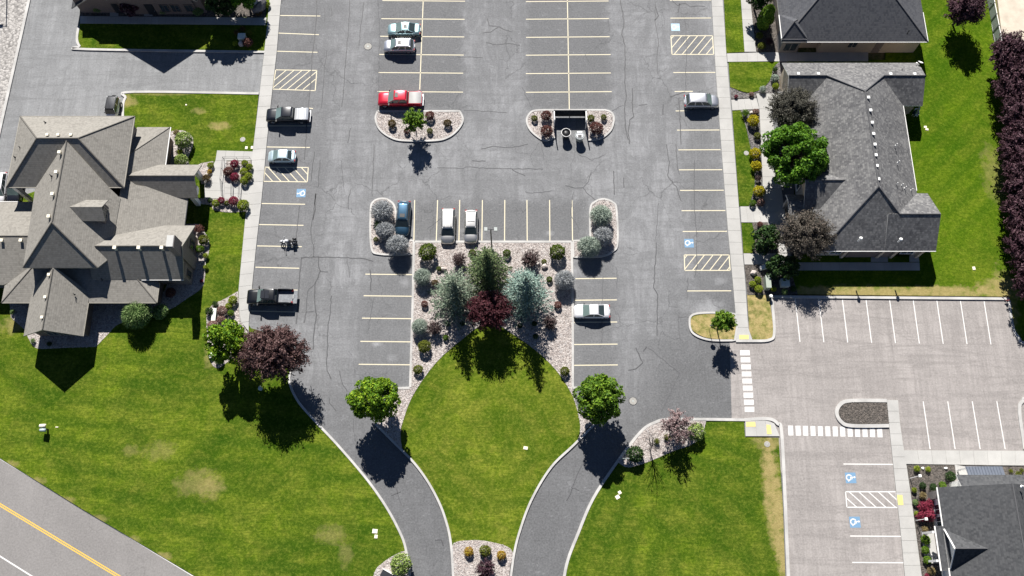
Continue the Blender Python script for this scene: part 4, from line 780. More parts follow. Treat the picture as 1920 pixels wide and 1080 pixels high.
r = roof(H2, [[(36.5, 48.4, 3.9), (39.4, 48.4, 3.9), (39.4, 49.5, 3.2), (36.5, 49.5, 3.2)], [(36.5, 48.4, 3.9), (36.5, 42.2, 3.0), (41, 42.2, 3.0), (41, 48.4, 3.9)]], RG, 'trim_white', 'porch_roof'); caps(r, [((36.5, 48.4, 3.9), (38.6, 48.4, 3.9))], RGC, .07)
for y in (43, 46, 49): MB().box(36.8, 37.25, y-.2, y+.2, 0, 3.1).build('column', M['stonewall'], H2)
r = roof(H2, [[(39.6, 57.8, 4.4), (43.0, 57.8, 4.4), (43.0, 59.0, 3.9), (39.6, 59.0, 3.9)], [(39.6, 57.8, 4.4), (39.6, 55.2, 3.4), (43.0, 55.2, 3.4), (43.0, 57.8, 4.4)]], RG, 'trim_white', 'porch_roof')
r = roof(H2, [[(37.2, 64.2, 3.7), (38.4, 64.2, 3.7), (38.4, 65.2, 3.1), (36.9, 65.2, 3.1)], [(37.2, 64.2, 3.7), (37.2, 62.6, 3.0), (38.4, 62.6, 3.0), (38.4, 64.2, 3.7)]], RG, 'trim_tan', 'porch_roof')
wallbox(H2, 37.4, 38.35, 62.9, 64.9, 3.0, 'stonewall')
# south porch
wallbox(H2, 44.5, 50.2, 41.75, 42.1, 3.2, 'brick_tan', 'porch_wall')
for x in (44.0, 48.8, 50.6, 54.0): MB().box(x-.2, x+.2, 41.6, 42.0, 0, 3.3).build('column', M['stucco'], H2)
door(H2, '-y', 42.0, 49.2, 50.2, 2.3); window(H2, '-y', 42.0, 51.6, 53.2, 1.0, 2.4); window(H2, '-y', 42.0, 42.2, 43.6, 1.0, 2.4)
for px, py, z, hh in ((1615, 446, 5.0, .9), (1690, 448, 4.9, .8)):
    q = U(px, py, z+hh); mb = MB().tube((q.x, q.y, z-.3), (q.x, q.y, z+hh-.1), .09, .09, 8); mb.tube((q.x, q.y, z+hh-.12), (q.x, q.y, z+hh+.05), .24, .16, 10); mb.build('vent_pipe', M['white'], H2)

# ---- north-east house
H3 = empty('stucco_house'); tag(H3, 'tan stucco house with slate grey hip roof at the top right edge', 'house')
n3 = [(38.2, 95, 3.3), (58.9, 95, 3.3), (58.9, 73.1, 3.3), (38.2, 73.1, 3.3), (48.5, 84.3, 9.0)]
r = roof(H3, [[n3[0], n3[1], n3[4]], [n3[1], n3[2], n3[4]], [n3[2], n3[3], n3[4]], [n3[3], n3[0], n3[4]]], 'roof_slate', 'trim_white'); caps(r, [(n3[2], n3[4]), (n3[3], n3[4])], RGC)
eaves(r, [((58.95, 73.1, 3.25), (58.95, 78, 3.25)), ((41.6, 73.05, 3.25), (58.9, 73.05, 3.25))], 'trim_white', .06)
wallbox(H3, 44.2, 58.2, 73.45, 94, 3.2, 'stucco'); wallbox(H3, 38.8, 45, 74.3, 94, 3.2, 'stucco'); wallbox(H3, 38.6, 41.2, 73.45, 76, 3.3, 'stonewall')
window(H3, '-y', 73.45, 48.1, 49.3, 1.5, 2.6, 'stucco'); door(H3, '-y', 73.45, 52.0, 53.1, 2.5, 'brick'); window(H3, '-y', 73.45, 39.1, 40.9, 0.7, 2.4, 'stonewall')
t3 = [(38.1, 77.3, 3.65), (41.7, 77.3, 3.65), (41.7, 73.35, 3.65), (38.1, 73.35, 3.65), (39.7, 75.3, 4.95)]
r = roof(H3, [[t3[0], t3[1], t3[4]], [t3[1], t3[2], t3[4]], [t3[2], t3[3], t3[4]], [t3[3], t3[0], t3[4]]], 'roof_slate', 'trim_white'); caps(r, [(t3[i], t3[4]) for i in (1, 2, 3)], RGC, .07); eaves(r, [(t3[0], t3[3])], 'trim_white', .07)
q = U(1703, 60, 5.0); pipe(r, q.x, q.y, 4.6, .9, 'darkmetal', .06)

# ---- north-west building (mostly beyond the top of the picture)
H4 = empty('brick_office_building'); tag(H4, 'dark brick building in deep shade at the top left edge', 'building')
wallbox(H4, -63.4, -45.0, 80.2, 96, 3.9, 'brick_tan'); wallbox(H4, -57.0, -46.2, 79.95, 90, 4.2, 'brick_tan')
r = roof(H4, [[(-60.9, 79.6, 4.3), (-45.0, 79.6, 4.3), (-45.0, 88, 7.5), (-60.9, 88, 7.5)], [(-60.9, 88, 7.5), (-45, 88, 7.5), (-45, 96.6, 4.3), (-60.9, 96.6, 4.3)]], 'roof_char', 'trim_tan')
r = roof(H4, [[(-64.1, 79.7, 1.9), (-60.7, 79.7, 4.2), (-60.7, 88, 4.2), (-64.1, 96, 1.9)]], 'roof_char', 'trim_tan')
r = roof(H4, [[(-51.6, 79.4, 8.3), (-51.6, 88, 8.3), (-58.0, 88, 4.3), (-58.0, 79.4, 4.3)], [(-51.6, 79.4, 8.3), (-45.1, 79.4, 4.0), (-45.1, 88, 4.0), (-51.6, 88, 8.3)]], 'roof_char', 'trim_tan'); gablewall(H4, 'y', 79.95, -57.4, -45.7, -51.6, 4.0, 7.8, 'brick_tan')
door(H4, '-y', 79.9, -53.4, -52.2, 2.5); door(H4, '-y', 80.15, -58.3, -57.4, 2.3)
for x in (-51.2, -49.6, -47.6): window(H4, '-y', 79.93, x, x+1.1, .9, 2.4, 'brown_wall')

# ---- south-east building
H5 = empty('white_trim_building'); tag(H5, 'charcoal roofed building with white trim at the lower right corner', 'building')
rz = 3.4+6.6*0.62
r = roof(H5, [[(50.8, 11.2, 3.4), (57.6, 11.2, rz), (57.6, -16, rz), (50.8, -16, 3.4)], [(57.6, 11.2, rz), (64.4, 11.2, 3.4), (64.4, -16, 3.4), (57.6, -16, rz)]], 'roof_char', 'trim_white'); caps(r, [((57.6, 11.2, rz), (57.6, -16, rz))], RGC, .09)
eaves(r, [((50.75, 11.2, 3.37), (50.75, 6.7, 3.37)), ((50.75, 2.0, 3.37), (50.75, -16, 3.37))], 'trim_white', .08)
wallbox(H5, 51.3, 64, -15.5, 10.7, 3.3, 'white'); gablewall(H5, 'y', 10.75, 51.0, 64.2, 57.6, 3.3, rz-.3, 'white'); MB().box(51.0, 51.28, 10.0, 10.9, 0, 3.2).build('stone_pier', M['stonewall'], H5)
window(H5, '-x', 51.3, 8.2, 9.3, 1.0, 2.7, 'trim_white'); window(H5, '-x', 51.3, 6.8, 7.9, 1.0, 2.7, 'trim_white')
r = roof(H5, [[(53.4, 12.7, 3.2), (66, 12.7, 3.2), (66, 11.15, 4.1), (53.4, 11.15, 4.1)]], 'roof_char', 'trim_white'); wallbox(H5, 53.9, 66, 10.8, 12.1, 3.1, 'white')
r = roof(H5, [[(50.05, 6.75, 3.0), (50.75, 6.75, 3.35), (50.75, 1.7, 3.35), (50.05, 1.7, 3.0)]], 'roof_char', 'trim_white', 'porch_roof'); eaves(r, [((50.0, 6.75, 2.97), (50.0, 1.7, 2.97))], 'trim_white', .09)
MB().box(49.55, 51.0, 2.6, 6.3, 0.1, 0.35).build('porch_slab', M['concrete'], H5); MB().box(49.6, 49.85, 2.7, 2.95, .3, 3.0).build('column', M['trim_white'], H5); MB().box(49.6, 49.85, 5.95, 6.2, .3, 3.0).build('column', M['trim_white'], H5)
dr = [(50.72, 4.1, 5.65), (54.45, 4.1, 5.65), (50.85, 6.35, 3.45), (50.85, 1.85, 3.45)]
r = roof(H5, [[dr[0], dr[1], dr[2]], [dr[0], dr[3], dr[1]]], 'roof_char', 'trim_white', 'dormer', .1); caps(r, [(dr[0], dr[1])], RGC, .06); eaves(r, [(dr[0], dr[2]), (dr[0], dr[3])], 'trim_white', .09); gablewall(H5, 'x', 51.15, 2.2, 6.0, 4.1, 3.3, 5.4, 'white', .1)
r = roof(H5, [[(54.85, 13.75, 2.75), (59.35, 13.75, 2.75), (59.4, 12.5, 3.05), (54.95, 12.5, 3.05)]], 'steel_blue', 'trim_white', 'metal_canopy', .1)
for i in range(12):
    x = 54.95+i*0.36; MB().tube((x, 13.75, 2.78), (x+.06, 12.5, 3.08), .035, .035, 4).build('seam', M['steel_blue'], r)
for x in (55.1, 59.1): MB().box(x-.1, x+.1, 13.45, 13.65, 0, 2.65).build('post', M['trim_white'], H5)
q = U(1917, 912, rz); pipe(H5, q.x, q.y, rz-.1, .5, 'white', .08)

# boundary fence by the sandy yard
F = empty('panel_fence', (70.55, 72, 0)); tag(F, 'grey panel fence with dark posts between lawn and sandy yard at the top right', 'fence')
ys = [86.6, 84.7, 82.75, 80.8, 78.85, 76.9, 74.95, 73.0]
for i, y in enumerate(ys):
    x = 0.0-(ys[0]-y)*0.012; MB().box(x-.07, x+.07, y-72-.09, y-72+.09, 0, 1.75).build('post', M['fence_post'], F)
    if i < len(ys)-1:
        o = MB().box(x-.03, x+.03, y-1.86-72, y-.1-72, 0.08, 1.66).build('panel', M['vinyl'], F); o2 = MB().box(x-.05, x+.05, y-1.86-72, y-.1-72, 1.66, 1.76).build('top_rail', M['trim_white'], o); MB().box(x-.045, x+.045, y-1.86-72, y-.1-72, 0.02, .1).build('bottom_rail', M['trim_white'], o)
# ---------------------------------------------------------------- plants
def leaf_mesh(name, Pn, Nn, size, elong=1.0, jitter=0.7, seed=0, updir=None):
    rg = np.random.default_rng(seed); n = len(Pn)
    Nn = Nn+rg.normal(0, jitter, Nn.shape); Nn /= np.linalg.norm(Nn, axis=1, keepdims=True)+1e-9
    if updir is None: T = rg.normal(0, 1, (n, 3))
    else: T = updir+rg.normal(0, 0.35, (n, 3))
    T -= (T*Nn).sum(1, keepdims=True)*Nn; T /= np.linalg.norm(T, axis=1, keepdims=True)+1e-9; B = np.cross(Nn, T)
    s = (size*rg.uniform(0.65, 1.35, n))[:, None]; a = T*s*elong; b = B*s
    V = np.stack([Pn-a, Pn+b*0.8, Pn+a, Pn-b*0.8], 1).reshape(-1, 3); F = np.arange(4*n).reshape(n, 4)
    me = bpy.data.meshes.new(name); me.vertices.add(4*n); me.vertices.foreach_set('co', V.ravel().astype(np.float32))
    me.loops.add(4*n); me.loops.foreach_set('vertex_index', F.ravel().astype(np.int32)); me.polygons.add(n)
    me.polygons.foreach_set('loop_start', (np.arange(n)*4).astype(np.int32)); me.update(calc_edges=True); me.validate(); return me
def dirs(rg, n, up=-0.35):
    d = rg.normal(0, 1, (n*3, 3)); d /= np.linalg.norm(d, axis=1, keepdims=True); d = d[d[:, 2] > up][:n]; return d
def lobes_of(seed, k, rad, lr, up=-0.3, inner=0.62):
    rg = np.random.default_rng(seed)
    if inner >= .8:
        i = np.arange(k)+.5; z = 1-(1-up)*i/k; ph = i*2.39996; q = np.sqrt(1-z*z); d = np.stack([q*np.cos(ph), q*np.sin(ph), z], 1)+rg.normal(0, .05, (k, 3))
    else: d = dirs(rg, k, up)
    rr = rg.uniform(inner*(0.75 if inner < .8 else .92), inner*(1.25 if inner < .8 else 1.04), len(d))[:, None]
    return d*rr*np.array(rad), rg.uniform(0.7, 1.3, len(d))*lr
def lumpy(name, seed, n, rad, k, lr, size, elong=1.2, jitter=0.6, up=-0.3, inner=0.62, core=0.25):
    C, Lr = lobes_of(seed, k, rad, lr, up, inner); rg = np.random.default_rng(seed+5)
    idx = rg.integers(0, len(C), n); d = dirs(rg, n, -0.6); m = min(len(d), n); d = d[:m]; idx = idx[:m]
    Pn = C[idx]+d*Lr[idx][:, None]*rg.uniform(0.75, 1.08, m)[:, None]; Nn = d.copy()
    # drop most leaves buried inside another lobe
    keep = np.ones(m, bool)
    for c, l in zip(C, Lr):
        ins = (np.linalg.norm(Pn-c, axis=1) < l*0.68); keep &= ~(ins & (rg.random(m) > core))
    return leaf_mesh(name, Pn[keep], Nn[keep], size, elong, jitter, seed+9), C
def limbs(mb, base, C, r0, seed=0, every=1):
    rg = random.Random(seed)
    for c in C[::every]:
        c = Vector(c); b = Vector(base); mid = b.lerp(c, 0.5)+Vector((rg.uniform(-.2, .2), rg.uniform(-.2, .2), 0.15*(c-b).length))
        mb.tube(b, mid, r0*0.5, r0*0.3, 5, False); mb.tube(mid, c, r0*0.3, r0*0.08, 4, False)
        for _ in range(2):
            e = c+Vector((rg.uniform(-.5, .5), rg.uniform(-.5, .5), rg.uniform(-.1, .6))); mb.tube(mid.lerp(c, .5), e, r0*0.15, r0*0.05, 3, False)
def twiggy(name, seed, n, rad, size, elong=2.0, jitter=0.8, ntw=150, up=-0.25, mbt=None, zc=0, r0=0.05):
    """lacy crown: leaves strung along arching twigs that run from the fork to the crown surface"""
    rg = np.random.default_rng(seed); d = dirs(rg, ntw, up); m = len(d); R_ = np.array(rad)
    root = rg.normal(0, 0.22, (m, 3))*R_+np.array([0, 0, -0.35*rad[2]]); tip = d*R_*rg.uniform(0.72, 1.12, m)[:, None]; tip[:, 2] += 0.12*rad[2]
    ctrl = (root+tip)*0.5+np.array([0, 0, 0.28*rad[2]])*rg.uniform(0.3, 1.0, m)[:, None]+rg.normal(0, 0.12, (m, 3))*R_
    idx = rg.integers(0, m, n); t = (0.25+0.8*rg.random(n)**0.75)[:, None]; a, b, c = root[idx], ctrl[idx], tip[idx]
    Pn = a*(1-t)**2+2*b*t*(1-t)+c*t*t; T = 2*(b-a)*(1-t)+2*(c-b)*t; T /= np.linalg.norm(T, axis=1, keepdims=True)+1e-9
    Pn += rg.normal(0, 1, (n, 3))*(0.03+0.055*(1-t*0.5))*min(rad)
    if mbt is not None:
        for i in range(0, m, 3):
            q = [Vector(root[i]), Vector(root[i]*.25+ctrl[i]*.5+tip[i]*.25), Vector(tip[i])]; o = Vector((0, 0, zc)); mbt.tube(q[0]+o, q[1]+o, r0*.6, r0*.35, 4, False); mbt.tube(q[1]+o, q[2]+o, r0*.35, r0*.1, 3, False)
    Nn = Pn/(np.linalg.norm(Pn, axis=1, keepdims=True)+1e-6)+np.array([0, 0, .3])
    return leaf_mesh(name, Pn, Nn, size, elong, jitter, seed+9, T)
def ltree(name, px, py, zc, rad, leaf, label, seed, n, size=.09, ntw=150, up=-.25, trunk=.16, group=None, bark='bark', elong=2.0):
    q = U(px, py, zc); e = empty(name, (q.x, q.y, 0.1)); tag(e, label, 'tree', group); mb = MB(); fork = max(.5, zc-rad[2]*.7); mb.tube((0, 0, -.1), (0, 0, fork), trunk, trunk*.8, 8, False)
    cr = link('crown', twiggy(name+'_crown', seed, n, rad, size, elong, .8, ntw, up, mb, zc, trunk*.45), LEAF[leaf], e); cr.location = (0, 0, zc); mb.build('trunk', M[bark], e); return e
def tree(name, px, py, zc, rad, leaf, label, seed, n=5000, k=26, lr=1.0, size=0.17, elong=1.3, jitter=0.6, inner=0.66, core=0.25, up=-0.35, trunk=0.16, group=None, cat='tree', every=1, bark='bark', lean=(0, 0)):
    q = U(px, py, zc); e = empty(name, (q.x, q.y, 0.1)); tag(e, label, cat, group)
    me, C = lumpy(name+'_crown', seed, n, rad, k, lr, size, elong, jitter, up, inner, core)
    cr = link('crown', me, LEAF[leaf], e); cr.location = (0, 0, zc)
    mb = MB(); fork = zc-rad[2]*0.75; fork = max(0.5, fork); mb.tube((0, 0, -.1), (0, 0, fork), trunk, trunk*0.75, 8, False)
    limbs(mb, (0, 0, fork), [c+np.array([0, 0, zc]) for c in C], trunk, seed, every)
    mb.build('trunk', M[bark], e); return e
def spruce(px, py, h, r, leaf, label, seed):
    q = U(px, py, h); e = empty('spruce_tree', (q.x, q.y, 0.1)); tag(e, label, 'tree', 'spruce trees in the central rock bed'); rg = np.random.default_rng(seed)
    MB().tube((0, 0, 0), (0, 0, h*0.97), 0.2, 0.03, 8, False).build('trunk', M['bark'], e)
    Pn = []; Nn = []; Tn = []; mb = MB(); tiers = int(h*1.9)
    for i in range(tiers):
        t = i/(tiers-1); z = 0.5+(h-0.7)*t; R0 = r*(1-t)**0.72*rg.uniform(0.88, 1.08)+0.2; nb = int(8+9*(1-t)); off = rg.uniform(0, 6.28)
        for j in range(nb):
            a = off+j*2*math.pi/nb+rg.uniform(-.18, .18); L = R0*rg.uniform(0.62, 1.2); dx, dy = math.cos(a), math.sin(a); dz = L*rg.uniform(-0.05, 0.22)
            mb.tube((0, 0, z), (dx*L, dy*L, z+dz*0.6-0.12*L), 0.03, 0.01, 3, False)
            m = max(6, int(L*16))
            for s in range(m):
                f = (s+0.6)/m; w = 0.24*L*(1-f)*(0.5+f)+0.09; sd = rg.uniform(-w, w)
                Pn.append((dx*L*f-dy*sd, dy*L*f+dx*sd, z+dz*f-0.14*L*f*f+rg.uniform(-.05, .09))); Nn.append((dx*0.25, dy*0.25, 1.0)); Tn.append((dx-dy*sd*1.3, dy+dx*sd*1.3, 0.25))
    mb.build('branch', M['bark'], e)['kind'] = 'stuff'
    me = leaf_mesh('spruce_needles', np.array(Pn), np.array(Nn), 0.08, 1.7, 0.55, seed, np.array(Tn)); cr = link('crown', me, LEAF[leaf], e); return e

spruce(912, 470, 10.6, 3.4, 'spruce', 'dark green spruce, tallest looking of the three behind the lamp post', 31)
spruce(848, 521, 9.4, 3.7, 'bluespruce', 'grey green spruce on the left side of the central rock bed', 32)
spruce(986, 513, 10.8, 3.6, 'icespruce', 'icy blue spruce on the right side of the central rock bed', 33)
ltree('purple_leaf_tree', 917, 585, 3.6, (2.9, 2.4, 2.3), 'maroon', 'dark maroon leafed tree in front of the three spruces', 41, 15000, 0.075, 230)
for i, (x, y) in enumerate(((702, 748), (1123, 748))):
    tree('maple_tree', x, y, 4.6, ((2.75, 2.55, 2.9), (2.55, 2.75, 3.0))[i], 'lime_tree' if i == 0 else 'ever', ['round bright green tree beside the left entrance drive', 'round mid green tree beside the right entrance drive'][i], 51+i, 15000, 80+20*i, 0.62, 0.13, 1.3, 0.7, 0.795, 0.3, -0.5, group='round trees flanking the lawn')
ltree('plum_tree', 514, 664, 5.0, (4.2, 3.2, 2.9), 'plum', 'large purple plum tree at the south end of the left sidewalk', 61, 26000, 0.085, 330)
tree('maple_tree', 428, 642, 4.4, (2.6, 2.7, 2.8), 'lime_tree', 'yellow green tree beside the purple plum tree', 62, 8500, 55, 0.6, 0.14, 1.3, 0.7, 0.78, 0.3)
ltree('young_tree', 777, 231, 2.5, (1.5, 1.45, 2.4), 'ever', 'small green tree in the rock island below the red pickup', 63, 4200, 0.085, 80, trunk=.08)
ltree('young_tree', 1354, 605, 3.2, (1.6, 1.4, 1.6), 'ever', 'small airy green tree on the dry corner island', 64, 3800, 0.08, 80, trunk=.08)
ltree('crabapple_tree', 1485, 210, 3.9, (3.3, 3.1, 2.4), 'smoke', 'dark smoky brown tree at the north end of the ranch house front', 65, 19000, 0.065, 300)
tree('shade_tree', 1489, 290, 5.2, (4.3, 4.1, 3.2), 'green', 'big bright green tree in front of the ranch house', 66, 24000, 150, 0.60, 0.13, 1.4, 0.7, 0.79, 0.35, -0.4, 0.22)
ltree('crabapple_tree', 1508, 442, 4.1, (3.6, 3.2, 2.5), 'smoke_pink', 'brownish grey tree with a pink tinge at the south end of the ranch house front', 67, 20000, 0.065, 300)
tree('evergreen_shrub_tree', 1437, 449, 1.8, (1.75, 1.9, 1.7), 'conifer', 'dark green bushy tree beside the south walkway', 68, 3200, 34, 0.5, 0.12, 1.8, 0.8, 0.75, 0.4, trunk=.08)
tree('pine_shrub_tree', 1466, 502, 1.6, (2.2, 1.6, 1.3), 'conifer', 'low dark conifer over the green utility cabinet', 69, 3800, 40, 0.45, 0.11, 1.8, 0.8, 0.75, 0.4, trunk=.1)
ltree('plum_tree', 1806, 22, 3.3, (2.6, 2.4, 3.0), 'purple', 'lone dark purple tree on the lawn beside the panel fence', 70, 10000, 0.085, 170)
tree('dark_tree', 457, -12, 3.4, (2.2, 1.9, 2.2), 'green', 'leafy green tree half in shade at the top left edge', 71, 6500, 50, 0.6, 0.14, 1.5, 0.8, 0.78, 0.4)
tree('dark_tree', 402, -40, 5.4, (3.6, 3.0, 3.0), 'green', 'tall leafy tree beyond the top edge shading the brick building walk', 75, 8000, 60, 0.7, 0.15, 1.5, 0.8, 0.78, 0.4)
tree('dark_tree', 418, 7, 2.0, (2.7, 1.7, 1.9), 'conifer', 'low dark evergreen filling the shaded corner right of the brick building', 76, 5000, 50, 0.5, 0.12, 1.6, 0.8, 0.75, 0.4, trunk=.1)
tree('dark_tree', 1425, -8, 3.4, (1.6, 1.9, 2.0), 'conifer', 'dark tree above the columnar evergreen at the top edge', 72, 3000, 40, 0.5, 0.12, 1.8, 0.8, 0.78, 0.4)
tree('dark_tree', 243, 14, 1.5, (1.6, 1.2, 1.2), 'purple', 'low purple tree in the shade of the brick building', 73, 2400, 30, 0.4, 0.11, 1.8, 0.8, 0.75, 0.4, trunk=.07)
ltree('sparse_tree', 1269, 802, 2.5, (2.0, 2.2, 1.9), 'palepink', 'sparse purple leafed tree in the south rock bed', 74, 3000, 0.075, 90, trunk=.08, bark='twig')
# columnar evergreen
q = U(1428, 52, 0); e = empty('columnar_evergreen', (q.x, q.y, .1)); tag(e, 'tall narrow evergreen standing left of the stucco house', 'tree')
rg = np.random.default_rng(5); n = 4200; t = rg.random(n)**0.8; a = rg.uniform(0, 6.28, n); rr = (0.95*np.sin(np.clip(t*0.86+0.14, 0, 1)*math.pi)**0.7+.08)*(1+.12*np.sin(a*5+t*9))
Pn = np.stack([np.cos(a)*rr, np.sin(a)*rr, 0.2+t*5.0], 1); Nn = np.stack([np.cos(a), np.sin(a), 0.4+0*a], 1)
link('crown', leaf_mesh('cypress', Pn, Nn, .1, 1.8, .5, 6), LEAF['ever'], e); MB().tube((0, 0, 0), (0, 0, 4.8), .1, .03, 6).build('trunk', M['bark'], e)
# row of purple trees along the right edge
row = [(1893, 112, 2.6), (1906, 165, 2.7), (1912, 222, 2.8), (1916, 282, 2.8), (1921, 344, 2.8), (1925, 405, 2.8), (1931, 466, 2.8), (1938, 525, 2.7), (1954, 130, 3.0), (1975, 240, 3.0), (1985, 370, 3.0)]
for i, (x, y, rr) in enumerate(row):
    ltree('purple_plum_tree', x, y, 3.5, (rr*1.05*(1+.08*math.sin(i*2.4)), 3.7, 2.7), 'purple', ['northernmost purple tree of the right edge row, ending at the fence panels', 'second purple tree from the top of the right edge row', 'third purple tree from the top of the right edge row', 'fourth purple tree from the top of the right edge row',
        'fifth purple tree from the top of the right edge row', 'sixth purple tree from the top of the right edge row', 'second purple tree from the bottom of the right edge row', 'lowest purple tree of the right edge row, beside the pale lot', 'purple tree of the back row against the sandy yard',
        'purple tree of the back row, middle one', 'purple tree of the back row, lowest one'][i], 80+i, 19000, .09, 240, group='purple trees along the right edge')
# bare little tree
q = U(1221, 838, 1.4); e = empty('bare_tree', (q.x, q.y, .1)); e.scale = (1.35, 1.35, 1.35); tag(e, 'small leafless twiggy tree in the south rock bed', 'tree'); rr_ = random.Random(3); mb = MB(); mb.tube((0, 0, 0), (0, 0, 1.0), .06, .05, 6)
for i in range(22):
    a = rr_.uniform(0, 6.28); z0 = rr_.uniform(.7, 2.6); L = rr_.uniform(.7, 1.3); p1 = Vector((math.cos(a)*L*.6, math.sin(a)*L*.6, z0+L*.55)); mb.tube((0, 0, z0*.8), p1, .025, .015, 4)
    for j in range(3): mb.tube(p1, p1+Vector((rr_.uniform(-.5, .5)+math.cos(a)*.3, rr_.uniform(-.5, .5)+math.sin(a)*.3, rr_.uniform(.2, .7))), .014, .006, 3)
mb.tube((0, 0, 1.0), (0, 0, 3.2), .05, .015, 5); mb.build('branches', M['twig'], e)['kind'] = 'stuff'; MB().tube((0, 0, 0), (0, 0, .9), .065, .055, 8).build('trunk', M['twig'], e)

# shrubs
_sh = {}
def shrub_mesh(style, var):
    if (style, var) in _sh: return _sh[(style, var)]
    seed = var*13+{'ball': 1, 'tight': 2, 'spiky': 3, 'tuft': 4, 'loose': 5}[style]*100
    if style == 'ball': me, _ = lumpy('shrub', seed, 2800, (1, 1, .85), 70, 0.22, 0.066, 1.3, 0.6, -0.2, 0.81, 0.5)
    elif style == 'tight': me, _ = lumpy('shrub', seed, 4200, (1, 1, .8), 130, 0.15, 0.045, 1.7, 0.5, -0.15, 0.85, 0.5)
    elif style == 'loose': me = twiggy('shrub', seed, 2600, (1, 1, .9), .045, 2.0, .8, 90, -.1)
    else:
        rg = np.random.default_rng(seed); n = 5200 if style == 'spiky' else 700; d = dirs(rg, n, -0.1); n = len(d); r0 = (rg.uniform(.2, 1.08, n)**.65)[:, None]
        gr = rg.normal(0, 1, (24, 3)); gr /= np.linalg.norm(gr, axis=1, keepdims=True); lump = 1+.10*np.max(d @ gr.T, 1)[:, None]*rg.uniform(.3, 1, (n, 1))
        mid = d*r0*.92*lump; axis = d+np.array([0, 0, .35])+rg.normal(0, .22, (n, 3)); side = rg.normal(0, 1, (n, 3)); side -= (side*d).sum(1, keepdims=True)*d
        me = leaf_mesh('shrub', mid, side/np.linalg.norm(side, axis=1, keepdims=True)+d*.8, .022 if style == 'spiky' else .05, 6.0 if style == 'spiky' else 5.0, .15, seed, axis*2.0)
    _sh[(style, var)] = me; return me
SHG = {}
def shrub(px, py, rpx, style, leaf, label, name='shrub', hz=1.0, sy=1.0, group=None, cat='shrub'):
    i = len(SHG); SHG[i] = 1
    s0 = 13.8*(1-0.0002*(540-py))/0.975; r = rpx/s0; z = 0.13+r*0.75*hz; q = U(px, py, z)
    key = (style, i % 3, leaf)
    if key not in _sh:
        m0 = shrub_mesh(style, i % 3).copy(); m0.materials.clear(); m0.materials.append(LEAF[leaf]); _sh[key] = m0
    o = link(name, _sh[key]); o.location = (q.x, q.y, z); o.scale = (r*random.uniform(.94, 1.06), r*sy*random.uniform(.94, 1.06), r*hz*1.05); o.rotation_euler = (0, 0, random.uniform(0, 6.28))
    if sy != 1.0: o.rotation_euler = (0, 0, 0)
    tag(o, label, cat, group); return o
GC = 'shrubs in the central rock bed'; GI = 'shrubs in the upper rock islands'; GS = 'silvery shrubs in the lot islands'; GH = 'shrubs around the large house'; GE = 'shrubs along the east house walk'; GB = 'plants in the south east beds'; GN = 'plants near the driveway corner'
